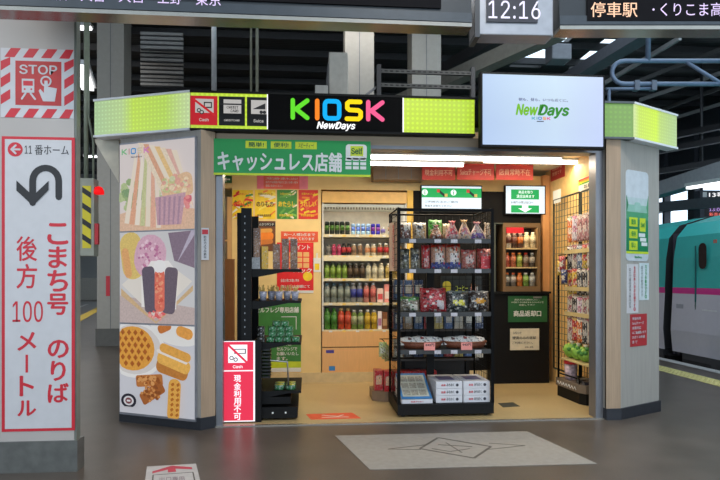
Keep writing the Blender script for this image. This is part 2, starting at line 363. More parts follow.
# ---- near left pillar with notices
pc = thing('notice_pillar', 'wide white steel pillar with notices at the left edge of the platform', 'pillar', (0, 0, 0))
YP = onZ(40, 472).y; xa = onY(-8, 250, YP).x; xb = onY(74, 250, YP).x
pm = M((182, 174, 168), .45, noise=.04, scale=3)
m = MB().box(xa, xb, YP, YP + .09, .2, 3.6, pm); m.build('shaft', pc)
MB().box(xb, xb + .014, YP + .005, YP + .07, .2, 3.6, M((112, 116, 108), .4)).build('corner_rail', pc)
MB().box(xa - .01, xb + .025, YP - .012, YP + .11, 0, .2, M((104, 104, 100), .35, .3, noise=.15)).build('base', pc)
def flat(name, label, cat, r, y, mat, t=.004, group=None):
    """flat sign: local x from 0..w, z from 0..h, face at y=-t"""
    w, h = r[1] - r[0], r[3] - r[2]
    o = thing(name, label, cat, (r[0], y, r[2]), 0, group)
    MB().box(0, w, -t, -.0005, 0, h, mat).build('panel', o)
    return o, w, h, -t
WPAP = M((204, 201, 202), .4, noise=.03); RPAP = M((205, 32, 48), .45, noise=.04)
r = rect(1, 49, 74, 118, YP)
o, w, h, yf = flat('stop_sign', 'red and white hazard bordered STOP sticker high on the near left pillar', 'sign', r, YP, WPAP)
m = MB()
def stripes(m, x0, x1, z0, z1, y, mat, n, slant):
    """slanted blocks along a strip"""
    hor = (x1 - x0) > (z1 - z0)
    for i in range(n):
        if hor:
            p = (x1 - x0) / n; a_ = x0 + i * p + p * .2; m.plate([(a_, z0), (a_ + p * .55, z0), (min(x1, a_ + p * .55 + slant), z1), (min(x1, a_ + slant), z1)], y, .001, mat)
        else:
            p = (z1 - z0) / n; a_ = z0 + i * p + p * .2; m.plate([(x0, a_), (x1, min(z1, a_ + slant)), (x1, min(z1, a_ + p * .55 + slant)), (x0, a_ + p * .55)], y, .001, mat)
bw = w * .13
stripes(m, 0, w, h - bw, h, yf - .001, RPAP, 4, .04); stripes(m, 0, w, 0, bw, yf - .001, RPAP, 4, .04)
stripes(m, 0, bw, bw, h - bw, yf - .001, RPAP, 3, .04); stripes(m, w - bw, w, bw, h - bw, yf - .001, RPAP, 3, .04)
m.build('hazard_border', o)
m = MB(); m.plate(R(w * .2, w * .83, h * .18, h * .82), yf - .001, .001, M((190, 45, 45), .45)); m.build('red_field', o)
m = MB(); text(m, 'STOP', w * .26, w * .77, h * .63, h * .76, yf - .003, WPAP, .02)
# train pictogram and pressing hand
m.plate(R(w * .29, w * .46, h * .36, h * .56), yf - .003, .001, WPAP); m.plate(R(w * .31, w * .44, h * .46, h * .53), yf - .004, .001, RPAP)
m.plate(disc(w * .33, h * .41, .006), yf - .004, .001, RPAP); m.plate(disc(w * .42, h * .41, .006), yf - .004, .001, RPAP)
stroke(m, [(w * .34, h * .35), (w * .29, h * .27)], .006, yf - .003, WPAP, .001); stroke(m, [(w * .41, h * .35), (w * .47, h * .27)], .006, yf - .003, WPAP, .001)
m.plate([(w * .58, h * .24), (w * .74, h * .24), (w * .77, h * .43), (w * .65, h * .45), (w * .64, h * .54), (w * .6, h * .54), (w * .59, h * .36), (w * .54, h * .42), (w * .52, h * .39)], yf - .003, .001, WPAP)
stroke(m, disc(w * .62, h * .53, .03, n=14) + [disc(w * .62, h * .53, .03, n=14)[0]], .005, yf - .003, WPAP, .001)
m.build('lettering', o)

r = rect(2, 137, 75, 431, YP)
o, w, h, yf = flat('platform_guide_sign', 'tall white notice with red border and U-turn arrow on the near left pillar', 'sign', r, YP, RPAP)
MB().plate(R(.02, w - .02, .018, h - .018), yf - .001, .001, WPAP).build('white_field', o)
def px(x): return (x - 2) / 73 * w
def pz(y): return (431 - y) / 294 * h
m = MB(); y_ = yf - .002
m.plate(disc(px(15.5), pz(150), px(9.5), None), y_, .001, RPAP)
stroke(m, [(px(12), pz(150)), (px(20), pz(150))], .006, y_ - .001, WPAP, .001); stroke(m, [(px(16), pz(146)), (px(11.8), pz(150)), (px(16), pz(154))], .006, y_ - .001, WPAP, .001)
text(m, '11', px(25), px(32), pz(154), pz(146), y_, INK, .015); text(m, '番ホーム', px(35), px(69), pz(155), pz(145), y_, INK, .015)
# U-turn arrow
arc = [(px(59), pz(197))] + [(px(59 - 13 + 13 * math.cos(t)), pz(181 - 13 * math.sin(t))) for t in [math.pi * i / 10 for i in range(11)]] + [(px(33), pz(203))]
for i, (a_, b_) in enumerate(zip(arc, arc[1:])): m.plate(cap(*a_, *b_, px(5.4), 4), y_ - i * .0002, .001, INK)
m.plate([(px(17), pz(181)), (px(33.5), pz(196)), (px(49), pz(181)), (px(49), pz(190)), (px(33.5), pz(206)), (px(17), pz(191))], y_ - .004, .001, INK)
m.build('arrow_and_heading', o)
m = MB()
vtext(m, 'こまち号', px(58), px(22), pz(222), pz(316), y_, RPAP, .035)
vtext(m, 'のりば', px(58.5), px(22), pz(338), pz(404), y_, RPAP, .035)
vtext(m, '後方', px(27), px(22), pz(235), pz(290), y_, RPAP, .02)
text(m, '100', px(13), px(43), pz(322), pz(301), y_, RPAP, .01)
vtext(m, 'メートル', px(27), px(20), pz(330), pz(419), y_, RPAP, .035)
m.build('lettering', o)

# ---- emergency button box with hazard stripes and red lamp
Yb = 0.3
r = rect(78, 178, 94, 256, Yb)
t = thing('emergency_button_box', 'grey box with yellow and black stripes and red lamp hung beside the left pillar', 'equipment box', (r[0], Yb, r[2]))
w, h = r[1] - r[0], r[3] - r[2]; MB().box(0, w, 0, .12, 0, h, M((165, 165, 150), .5)).build('housing', t, bevel=.006)
m = MB().box(w * .28, w * .82, -.004, -.0005, h * .1, h * .9, YEL)
for i in range(4):
    z = h * (.14 + i * .2); m.plate([(w * .28, z + .05), (w * .82, z), (w * .82, z + .05), (w * .28, z + .1)], -.006, .002, INK)
m.build('hazard_stripes', t)
MB().lathe([(.012, 0), (.045, .0), (.045, .03), (.03, .06), (.005, .07)], M((230, 20, 25), emit=1.1), c=(w + .03, .03, h * .8)).build('warning_lamp', t)
MB().box(w, w + .03, .01, .05, h * .15, h * .42, RED).build('red_plate', t)
MB().tube([(w * .35, .06, h + .0), (w * .35, .06, h + 1.4)], .02, M((128, 135, 118), .5)).build('pipe', t)
MB().tube([(w * .8, .06, h + .0), (w * .8, .06, h + .35), (w * .5, .06, h + .55), (w * .5, .06, h + 1.4)], .01, M((128, 135, 118), .5)).build('conduit', t)

# things far left
g = onZ(70, 300); 
t = thing('barrier', 'pale low barrier panel in the distance between the two left columns', 'barrier', (g.x, g.y, 0))
MB().box(-.9, 1.6, 0, .1, .0, 1.25, M((180, 178, 170), .6)).build('panel', t); MB().box(-.3, .5, -.03, 0, .3, .8, M((150, 150, 148), .6)).build('inset', t)
yy = 12.5; r = rect(99, 195, 112, 232, yy)
m = MB(); m.box(r[0], r[1], 0, .2, 0, r[3] - r[2], M((30, 30, 34), .5)); t = m.build('hanging_sign', loc=(0, yy, r[2]), label='small yellow topped dark sign hanging beyond the striped box', cat='sign')
r2 = rect(99, 203, 112, 213, yy); MB().box(r2[0], r2[1], -.02, -.001, r2[2] - r[2], r2[3] - r[2], M((235, 190, 30), .5)).build('yellow_band', t)
r2 = rect(101, 240, 108, 246, yy)
# a red notice on the thin column
r = rect(106, 276, 110, 296, onZ(110, 346).y)
MB().box(r[0], r[1], -.006, -.001, 0, r[3] - r[2], RPAP).build('column_notice', loc=(0, onZ(110, 346).y, r[2]), label='small red vertical notice on the white column behind the kiosk', cat='notice')
m = MB(); r = rect(158, 0, 160, 10, 3)
# slim tiled edge behind the left panel: striped safety post
p = onZ(118, 372)
m = MB().lathe([(.02, 0), (.02, 1.05)], M((190, 120, 60), .5), c=(0, 0, 0)); m.build('safety_post', loc=(A.x - .06, A.y + .3, 0), label='thin orange post against the rear edge of the left food panel', cat='post')

ye = A.y + .12; pts_ = [onY(p_, q_, ye) for p_, q_ in ((93, 139), (119, 139), (119, 183))]
MB().plate([(p_.x, p_.z) for p_ in pts_], 0, .05, M((215, 208, 190), .6)).build('eave_bracket', loc=(0, ye, 0), label='cream triangular bracket under the left corner sign', cat='bracket')
# ================================================================== LEFT FOOD LIGHT BOX (angled)
angL = math.atan2(B.y - A.y, B.x - A.x); LL = math.hypot(B.x - A.x, B.y - A.y)
t = thing('food_light_box', 'tall backlit food poster panel at the left end of the kiosk', 'light box', (A.x, A.y, 0), angL)
def lp(px_):   # pixel column on panel -> local x (perspective-correct enough)
    d = ray(px_, 280); n = Vector((-math.sin(angL), math.cos(angL), 0)); k = (A - CAM).dot(n) / d.dot(n); P = CAM + d * k; return (P - A).dot(Vector((math.cos(angL), math.sin(angL), 0))), k
def lz(py, k): return CAM.z + k * (HY - py) / F
x0, k0 = lp(122.5); x1, k1 = lp(197); z0 = .13; z1 = lz(146, k0)
zA, zB, zC, zD = lz(411, k0), lz(323, k0), lz(233, k0), lz(146, k0)
MB().box(x0 - .005, x1 + .005, -.03, -.002, zA - .02, zD + .015, M((168, 168, 176), .3, .6)).build('frame', t)
def E_(c, e=.62): return M(c, emit=e, noise=.05 if min(c) > 195 else .16, scale=60)
def art(t, name, X0, X1, Z0, Z1, y, shapes):
    m = MB(); w, h = X1 - X0, Z1 - Z0
    clip = lambda p: [(X0 + min(1, max(0, a)) * w, Z0 + min(1, max(0, b)) * h) for a, b in p]
    for i, (pts, c) in enumerate(shapes): m.plate(clip(pts), y - .0003 * i - .001, .0003, c if not isinstance(c, tuple) else E_(c))
    return m.build(name, t)
def rot(pts, cx, cz, a):
    c, s = math.cos(a), math.sin(a); return [(cx + x * c - z * s, cz + x * s + z * c) for x, z in pts]
def rr(cx, cz, w, h, a=0, r=.25, n=4):
    """rounded rectangle"""
    p = []; k = min(w, h) * r
    for qx, qz, a0 in ((w / 2 - k, h / 2 - k, 0), (-w / 2 + k, h / 2 - k, 90), (-w / 2 + k, -h / 2 + k, 180), (w / 2 - k, -h / 2 + k, 270)):
        for i in range(n + 1): th = math.radians(a0 + 90 * i / n); p.append((qx + k * math.cos(th), qz + k * math.sin(th)))
    return rot(p, cx, cz, a)
def blobs(cx, cz, rx, rz, n, r, cols, seed):
    g = random.Random(seed); o = []
    for i in range(n):
        a = g.random() * 6.28; q_ = math.sqrt(g.random()); k = r * g.uniform(.6, 1.3)
        o.append((disc(cx + rx * q_ * math.cos(a), cz + rz * q_ * math.sin(a), k, k * .85, n=7), g.choice(cols)))
    return o
full = R(0, 1, 0, 1)
# sandwiches
S1 = [(full, (222, 214, 214)), ([(0, 0), (1, 0), (1, .22), (.5, .3), (0, .2)], (222, 176, 140))]
S1 += blobs(.15, .42, .14, .16, 30, .05, [(120, 160, 90), (160, 190, 120), (90, 140, 80)], 1) + blobs(.6, .3, .2, .12, 20, .05, [(150, 180, 110), (190, 205, 150)], 2)
for i, c in enumerate([(240, 228, 205), (226, 150, 110), (245, 235, 215), (190, 200, 130), (240, 226, 200), (230, 160, 130), (238, 225, 205)]):
    S1.append((rot([(-.03, -.42), (.035, -.42), (.03, .28), (-.01, .42)], .18 + i * .058, .5 - i * .01, -.16 + i * .035), c))
for i, c in enumerate([(238, 220, 190), (220, 150, 110), (240, 230, 205), (235, 190, 110), (238, 220, 190), (225, 165, 150), (240, 226, 200)]):
    S1.append((rot([(-.03, -.38), (.04, -.38), (.03, .34), (-.03, .38)], .48 + i * .075, .68 - i * .02, .5), c))
S1 += [(rr(.8, .46, .42, .26, .3, .3), (226, 180, 130))] + blobs(.78, .5, .18, .1, 40, .035, [(205, 215, 160), (240, 215, 170), (225, 150, 130), (190, 195, 120)], 3)
S1 += [([(.55, .05), (.86, .05), (.92, .4), (.52, .36)], (190, 140, 160))] + [([(.57 + i * .06, .05), (.59 + i * .06, .05), (.6 + i * .065, .36), (.57 + i * .065, .36)], (150, 110, 140)) for i in range(5)]
S1 += blobs(.93, .3, .05, .07, 8, .045, [(215, 70, 90), (235, 120, 120)], 4)
S1 = [(p_, tuple(int(v * .68 + w_ * .32) for v, w_ in zip(c_, (232, 214, 206)))) for p_, c_ in S1]  # pale wash mixed into the print stands in for diffuse reflection
art(t, 'sandwich_picture', x0, x1, zC + .012, zD, -.031, S1)
# KIOSK mark in the sandwich picture
def kiosk_mark(m, X0, X1, Z0, Z1, y, cols, r=None, t_=.001):
    w = X1 - X0; h = Z1 - Z0; r = r or h * .13; z = lambda v: Z0 + r + v * (h - 2 * r); x = lambda v: X0 + v * w
    k, i_, o_, s_, k2 = cols
    def K(a, c): stroke(m, [(x(a), z(0)), (x(a), z(1))], r, y, c, t_); stroke(m, [(x(a + .16), z(1)), (x(a + .035), z(.5)), (x(a + .16), z(0))], r, y, c, t_)
    def ring(p, c): stroke(m, p + [p[0]], r, y, c, t_)
    K(.02, k); stroke(m, [(x(.29), z(0)), (x(.29), z(1))], r, y, i_, t_)
    c_ = rr(0, 0, .15, 1, 0, .0, 2); cc = []
    for sx, sz, a0 in ((1, 1, 0), (-1, 1, 90), (-1, -1, 180), (1, -1, 270)):
        for j in range(4): th = math.radians(a0 + 30 * j); cc.append((x(.455 + sx * .045) + math.cos(th) * w * .035, z(.5 + sz * .28) + math.sin(th) * (h - 2 * r) * .22))
    ring(cc, o_)
    stroke(m, [(x(.77), z(1)), (x(.65), z(1)), (x(.625), z(.9)), (x(.625), z(.62)), (x(.65), z(.52)), (x(.75), z(.5)), (x(.775), z(.4)), (x(.775), z(.12)), (x(.75), z(0)), (x(.62), z(0))], r, y, s_, t_)
    K(.86, k2)
KC = [(95, 215, 40), (250, 130, 30), (0, 170, 235), (255, 215, 0), (240, 90, 140)]
m = MB(); xk = x0 + (x1 - x0) * .06; kiosk_mark(m, xk, xk + (x1 - x0) * .36, lz(157, k0), lz(151, k0), -.06, [E_(c) for c in [(110, 190, 130), (200, 150, 150), (70, 150, 210), (220, 205, 170), (215, 130, 200)]], r=.005)
text(m, 'NewDays', xk + .1, xk + .22, lz(161, k0), lz(159, k0), -.06, E_((60, 60, 80)), .02, .2); m.build('printed_mark', t)
# rice balls
S2 = [(full, (205, 205, 205)), ([(0, 0), (1, 0), (1, .18), (0, .3)], (190, 170, 165)), ([(.02, .38), (.5, .02), (.98, .42), (.98, .36), (.5, -.04), (.02, .3)], (206, 170, 120)), ([(.03, .42), (.5, .06), (.97, .46), (.5, .75)], (228, 222, 210))]
S2 += [(rr(.17, .74, .3, .52, .15, .45), (222, 190, 95)), (rr(.1, .66, .1, .34, .2, .5), (225, 160, 90)), ([(.66, .98), (1, 1), (1, .6), (.74, .68)], (120, 100, 118)), ([(.78, .66), (1, .95), (1, 1), (.96, 1)], (180, 170, 190))]
S2 += [(rr(.42, .73, .42, .48, -.25, .48), (215, 165, 185))] + blobs(.42, .73, .15, .18, 45, .02, [(190, 110, 150), (175, 95, 140), (235, 200, 215)], 5)
S2 += [([(.32, .18), (.78, .16), (.8, .55), (.68, .68), (.45, .68), (.32, .5)], (240, 236, 232)), (rr(.43, .37, .17, .5, .1, .3), (78, 68, 84)), (rr(.7, .36, .17, .5, -.1, .3), (88, 74, 88)), (rr(.565, .36, .13, .46, 0, .4), (228, 100, 75)), (rr(.565, .62, .16, .14, 0, .5), (242, 240, 238))]
S2 += blobs(.565, .36, .05, .2, 30, .02, [(240, 130, 95), (210, 70, 50), (240, 150, 110)], 6) + blobs(.56, .1, .12, .06, 16, .025, [(225, 80, 80), (240, 150, 140)], 7)
S2 = [(p_, tuple(int(v * .82 + w_ * .18) for v, w_ in zip(c_, (225, 215, 220)))) for p_, c_ in S2]  # fainter wash of the same painted reflection
art(t, 'rice_ball_picture', x0, x1, zB + .008, zC, -.031, S2)
# waffles
S3 = [(full, (205, 205, 212)), (disc(.2, .72, .42, .32, n=28), (232, 230, 228)), (disc(.2, .72, .37, .28, n=28), (214, 208, 205)), (disc(.85, 1.0, .42, .22, n=28), (230, 228, 225)), (disc(.18, .73, .3, .25, n=24), (225, 160, 70))]
for i in range(5):
    for j in range(6):
        qx, qz = .0 + i * .09 + (j % 2) * .045, .56 + j * .07
        if ((qx - .18) / .27) ** 2 + ((qz - .73) / .22) ** 2 < 1: S3.append(([(qx - .03, qz), (qx, qz - .035), (qx + .03, qz), (qx, qz + .035)], (170, 95, 40)))
S3 += [(rr(.62, .98, .18, .1, .4, .4), (200, 120, 60)), (rr(.88, .93, .22, .12, -.3, .5), (228, 160, 80)), (rr(.72, .53, .42, .17, -.25, .4), (190, 125, 60)), (rr(.74, .6, .44, .14, -.3, .4), (235, 180, 90)), (rr(.72, .665, .42, .04, -.3, .5), (235, 225, 215)), (rr(.76, .71, .42, .1, -.3, .5), (225, 165, 80))]
S3 += [(rr(.42, .385, .36, .13, .1, .2), (186, 118, 62)), (rr(.46, .25, .34, .14, .55, .2), (165, 98, 50))] + blobs(.42, .39, .16, .045, 40, .02, [(215, 155, 95), (150, 85, 40)], 8) + blobs(.46, .25, .12, .09, 34, .02, [(205, 140, 80), (140, 80, 40)], 9)
S3 += [(rr(.77, .2, .16, .46, -.06, .45), (226, 168, 80))]
for j in range(7):
    for i in range(2): S3.append((rr(.74 + i * .07 + j * .003, .04 + j * .055, .04, .03, .6, .3), (180, 110, 45)))
S3 += [(disc(.17, .15, .105, .08), (40, 38, 50)), (disc(.17, .15, .07, .053), (215, 212, 215)), (disc(.17, .15, .045, .035), (120, 70, 75)), (rr(.17, .15, .05, .02, 0, .3), (225, 222, 225)), (rr(.17, .075, .12, .016, 0, .3), (200, 198, 202))]
art(t, 'waffle_picture', x0, x1, zA, zB - .006, -.031, S3)
# notice stuck on the timber end face
r = rect(201.5, 228, 209, 260, B.y)
o, w, h, yf = flat('small_notice', 'small white vertical notice with red heading on the timber post left of the opening', 'notice', r, B.y - .006, WPAP, .002)
m = MB(); m.plate(R(w * .1, w * .9, h * .8, h * .95), yf - .001, .001, RPAP); vtext(m, '防犯カメラ作動中', w / 2, w * .7, h * .76, h * .04, yf - .001, INK); m.build('lettering', o)

# ================================================================== SIGN BOXES
SZ0, SZ1 = 2.47, 2.80
VF = -.10
LIME = [(0, (205, 232, 60)), (1, (200, 235, 40))]
alu = M((236, 238, 242), .35, .15, noise=.03)
sx0, sx1 = onY(190, 110, VF).x, onY(475, 110, VF).x
def signbox(t, w, mat, frame=alu, d=.10, lip=.018, z0=0, z1=.33):
    MB().box(0, w, .012, d, z0 + .004, z1 - .004, M((60, 62, 64), .5)).build('case', t)
    MB().box(.004, w - .004, .0, .011, z0 + lip, z1 - lip, mat).build('backlit_face', t)
    m = MB(); m.box(0, w, -.012, d, z1 - lip, z1, frame); m.box(0, w, -.012, d, z0, z0 + lip, frame); m.build('edge_rail', t)
w = sx1 - sx0
t = thing('kiosk_sign', 'long illuminated fascia sign reading KIOSK over the shop opening', 'sign', (sx0, VF, SZ0))
signbox(t, w, lightbox([(0, (190, 220, 40)), (.2, (205, 235, 30)), (.8, (205, 235, 10)), (1, (190, 225, 10))], w, .95, .04, .34, .78), frame=BLK)
def sxp(p, y=VF): return onY(p, 115, y).x - sx0
def szp(q, p=330): return onY(p, q, VF).z - SZ0
m = MB(); m.box(sxp(268), sxp(403), -.008, -.001, .012, .325, M((8, 8, 9), .7, spec=.08)); m.build('black_panel', t)
m = MB(); m.box(sxp(402.4), sxp(403.6), -.014, -.008, .018, .31, EW); m.box(sxp(267), sxp(268), -.014, -.008, .02, .31, EW); m.build('light_edge', t)
m = MB(); kc = [M(c, emit=.95) for c in KC]; kiosk_mark(m, sxp(291), sxp(380.5), szp(121, 335), szp(99.5, 335), -.013, kc, r=.0185, t_=.006); m.build('kiosk_letters', t)
m = MB(); text(m, 'NewDays', sxp(317), sxp(355), szp(131, 336), szp(122.5, 336), -.012, EW, .035, .25); m.build('shop_name', t)
# pictogram tiles
def tile(a_, b_, name, c, fn, caption):
    X0, X1 = sxp(a_), sxp(b_); Z0, Z1 = .045, .285; m = MB(); m.box(X0, X1, -.007, -.001, Z0, Z1, c)
    w_ = X1 - X0; P = M((215, 210, 205), emit=.55); m.plate(R(X0 + w_ * .18, X1 - w_ * .14, Z0 + .1, Z1 - .025), -.008, .001, P)
    fn(m, X0, X1, Z0, Z1, w_); text(m, caption, X0 + w_ * .2, X1 - w_ * .2, Z0 + .03, Z0 + .055, -.009, P, .02, fit=False); m.build(name, t)
K_ = INK
def f_cash(m, X0, X1, Z0, Z1, w_):
    zc = (Z0 + Z1) / 2 + .03
    m.plate(R(X0 + w_ * .5, X0 + w_ * .8, zc - .01, zc + .04), -.009, .001, K_); m.plate(R(X0 + w_ * .54, X0 + w_ * .76, zc, zc + .03), -.010, .001, M((215, 210, 205), emit=.55))
    for q_ in ((.32, -.03), (.42, -.045)): m.plate(disc(X0 + w_ * q_[0], zc + q_[1], .018), -.009, .001, K_); m.plate(disc(X0 + w_ * q_[0], zc + q_[1], .010), -.010, .001, M((215, 210, 205), emit=.55))
    stroke(m, [(X0 + w_ * .12, Z1 - .03), (X1 - w_ * .1, Z0 + .08)], .009, -.0115, M((200, 40, 45), emit=.8), .001)
def f_card(m, X0, X1, Z0, Z1, w_):
    m.plate(R(X0, X1, Z1 - .07, Z1 - .058), -.009, .001, K_); text(m, 'CREDIT', X0 + w_ * .3, X0 + w_ * .75, Z1 - .1, Z1 - .08, -.009, K_, .02); text(m, 'CARD', X0 + w_ * .45, X0 + w_ * .75, Z1 - .13, Z1 - .108, -.009, K_, .02)
def f_ic(m, X0, X1, Z0, Z1, w_):
    zc = (Z0 + Z1) / 2 + .03
    m.plate([(X0 + w_ * .25, zc - .01), (X0 + w_ * .8, zc + .04), (X0 + w_ * .8, zc - .01)], -.009, .001, K_); m.plate(disc(X0 + w_ * .62, zc - .035, .014), -.009, .001, K_); m.plate(disc(X0 + w_ * .76, zc - .035, .014), -.009, .001, K_)
tile(190.5, 217.5, 'no_cash_tile', M((195, 35, 45), emit=.75), f_cash, 'Cash')
tile(219, 245, 'credit_card_tile', M((14, 14, 16), .3), f_card, 'CREDITCARD')
tile(247, 270, 'ic_card_tile', M((14, 14, 16), .3), f_ic, 'Suica')
# left angled sign
t0 = Vector((sx0 - .002, VF, 0)); r0 = onY(95, 120, .28)
def angled(pa, pb, label, stops, strength, kdot, pitch):
    L_ = (pb - pa).length; a_ = math.atan2(pb.y - pa.y, pb.x - pa.x)
    t = thing('corner_sign', label, 'sign', (pa.x, pa.y, SZ0), a_); signbox(t, L_, lightbox(stops, L_, strength, pitch, .3, kdot), d=.1); return t
pL = onY(94, 120, VF + .34); pa = Vector((pL.x, pL.y, 0))
angled(pa, t0, 'glowing lime green dotted corner sign at the left end of the fascia', [(0, (172, 202, 158)), (.3, (190, 216, 150)), (.42, (200, 232, 70)), (.75, (190, 225, 80)), (1, (205, 225, 170))], .9, .8, .035)
# tv
tr = rect(480.5, 73.5, 605, 148, -.22)
t = thing('display_screen', 'large flat screen with NewDays logo hung over the opening', 'screen', (tr[0], -.22, tr[2])); w, h = tr[1] - tr[0], tr[3] - tr[2]
MB().box(0, w, 0, .07, 0, h, BLK).build('housing', t, bevel=.004)
m = MB().box(.018, w - .018, -.003, -.0005, .02, h - .018, lightbox([(0, (172, 190, 250)), (.6, (195, 210, 255)), (1, (185, 190, 255))], w, .84, .5, 3, 1)); m.build('lit_screen', t)
gcol = M((60, 150, 50), emit=.55); g2 = M((120, 190, 40), emit=.7)
m = MB(); X = lambda p: (p - 480.5) / 124.5 * w; Z = lambda q_: (148 - q_) / 74.5 * h
text(m, '朝も、昼も、いつも近くに。', X(518), X(567), Z(101.5), Z(98.5), -.005, M((50, 60, 110), emit=.4), .01)
m.build('caption', t)
m = MB(); text(m, 'New', X(515.5), X(537), Z(115.5), Z(105), -.005, g2, .045, .25); text(m, 'Days', X(537.5), X(568), Z(118), Z(105), -.005, gcol, .045, .25); m.build('logo', t)
m = MB(); kiosk_mark(m, X(531), X(549), Z(120), Z(117), -.005, [M(c, emit=.7) for c in [(70, 170, 190), (60, 160, 150), (60, 130, 200), (240, 160, 60), (230, 90, 140)]], r=.003); m.plate(R(X(536), X(543), Z(122), Z(121.2)), -.005, .001, M((40, 50, 90), emit=.4)); m.build('small_logo', t)
MB().box(w * .2, w * .8, .07, .115, h * .2, h * .7, DARK).build('bracket', t)
# right front green part + angled
gx0 = tr[1] - .25; gx1 = onY(634, 117, VF).x
t = thing('corner_sign', 'short dark green dotted sign beside the right edge of the hanging screen', 'sign', (gx0, VF, SZ0))
signbox(t, gx1 - gx0 - .002, lightbox([(0, (95, 165, 15)), (1, (115, 170, 20))], 1, .6, .043, .33, .72), frame=M((85, 90, 92), .3, .5))
pR = onY(677, 130, VF + .36)
angled(Vector((gx1, VF, 0)), Vector((pR.x, pR.y, 0)), 'glowing lime green corner sign over the right kiosk pillar', [(0, (215, 230, 170)), (.12, (205, 230, 90)), (.5, (215, 245, 60)), (.6, (190, 215, 120)), (1, (175, 200, 150))], .95, .85, .03)

# ---- banner
r = rect(212.5, 140, 370.5, 176, -.06)
o, w, h, yf = flat('cashless_banner', 'wide green banner with big white letters across the upper left opening', 'banner', r, -.06, GRN, .004)
yst = M((200, 215, 40), .5)
MB().plate(R(0, w, .0, h * .06), yf - .001, .001, yst).build('yellow_hem', o)
X = lambda p: (p - 212.5) / 158 * w; Z = lambda q_: (176 - q_) / 36 * h
m = MB(); text(m, 'キャッシュレス店舗', X(218), X(341), Z(171.5), Z(152.5), yf - .003, WHITE, .04); m.build('lettering', o)
m = MB(); wt = M((10, 90, 50), .5)
for a_, b_, s_ in ((245, 266, '簡単!'), (270, 290.5, '便利!'), (294.5, 316, 'スピーディー!')):
    m.plate(R(X(a_), X(b_), Z(149), Z(141.8)), yf - .001, .001, yst); text(m, s_, X(a_ + 3), X(b_ - 3), Z(147.8), Z(143), yf - .003, wt, .02)
m.build('yellow_tags', o)
m = MB(); m.plate(rr(X(356), Z(151), .18, .13, 0, .2), yf - .001, .001, WHITE); m.plate(R(X(350), X(363), Z(155), Z(145)), yf - .002, .001, yst); text(m, 'Self', X(351), X(362), Z(153), Z(147), yf - .0035, wt, .03)
for i in range(3):
    for j in range(3): m.plate(R(X(345 + i * 7.5), X(351 + i * 7.5), Z(160 + j * 4.2), Z(157 + j * 4.2)), yf - .001, .001, WHITE)
m.build('till_picture', o)
MB().box(w * .1, w * .9, .0, .03, h - .01, h, STEEL).build('hanging_rail', o)

# ================================================================== OVERHEAD PLATFORM BOARDS
casem = M((50, 54, 58), .4, .2, noise=.04); under = M((150, 146, 138), .22, .85, noise=.05); ledm = M((20, 18, 21), .7, spec=.12)
BY = -1.66; bz = 2.725
xl = onY(-30, 20, BY).x; xr = onY(472, 20, BY).x
t = thing('departure_board', 'long dark overhead platform board listing stations in white characters', 'board', (xl, BY, bz)); w = xr - xl
MB().box(0, w, .01, .13, .045, .5, casem).build('housing', t)
MB().box(0, w, .0, .13, .018, .04, under).build('lower_trim', t)
MB().box(.0, w, -.0, .012, .045, .10, M((64, 70, 76), .4, .3)).build('front_rail', t)
wd = onY(441, 10, BY).x - xl
MB().box(.05, wd, -.004, .009, .12, .49, ledm).build('display', t)
m = MB(); lm = M((225, 205, 245), emit=1.0)
for s_, pa_ in (('仙', 52), ('台', 64), ('・', 74), ('大', 88), ('宮', 100), ('・', 112), ('上', 125), ('野', 137), ('・', 148)):
    pass
def ch(s_, p0, p1, q0, q1, mat, bold=.008):
    text(m, s_, onY(p0, 5, BY).x - xl, onY(p1, 5, BY).x - xl, onY((p0 + p1) / 2, q1, BY).z - bz, onY((p0 + p1) / 2, q0, BY).z - bz, -.006, mat, bold)
ch('仙台', 48, 68, -12, 0.5, lm); ch('大宮', 81, 105, -10, 2, lm); ch('・', 110, 112, -4, -2, lm); ch('大宮', 119, 144, -9, 3, lm); ch('・', 151, 153, -3, -1, lm); ch('上野', 158, 182, -8, 4.5, lm)
ch('・', 188, 190, -2, 0, lm); ch('東京', 196, 221, -7, 6, lm)
m.build('lettering', t)
for q_ in (.25, .75): MB().box(w * q_ - .03, w * q_ + .03, .06, .12, .5, RZ - bz - .02, DARK).build('hanger', t)
# clock
c0 = onY(475, 10, -1.62); c1 = onY(556, 10, -1.62)
t = thing('clock_sign', 'pale framed digital clock sign reading 12:16 between the overhead boards', 'clock', (c0.x, -1.62, 2.72), -YAW * .5); w = c1.x - c0.x
MB().box(0, w - .02, .01, .15, 0, .5, M((165, 165, 170), .3, .5)).build('housing', t, bevel=.006)
cz = lambda q_: onY(515, q_, -1.62).z - 2.72
MB().box(.07, w * .62 + .07, -.003, .009, cz(23), cz(-3), M((52, 50, 58), .3)).build('display', t)
m = MB(); text(m, '12:16', w * .16, w * .79, cz(20), cz(2), -.006, M((235, 230, 250), emit=1.0), .0, fit=True); m.build('digits', t)
for i in range(3):
    m = MB()
MB().box(.0, .03, 0, .16, -.02, .5, M((60, 62, 66), .4)).build('end_cap', t)
MB().box(w / 2 - .03, w / 2 + .03, .06, .12, .5, RZ - 2.74, DARK).build('hanger', t)
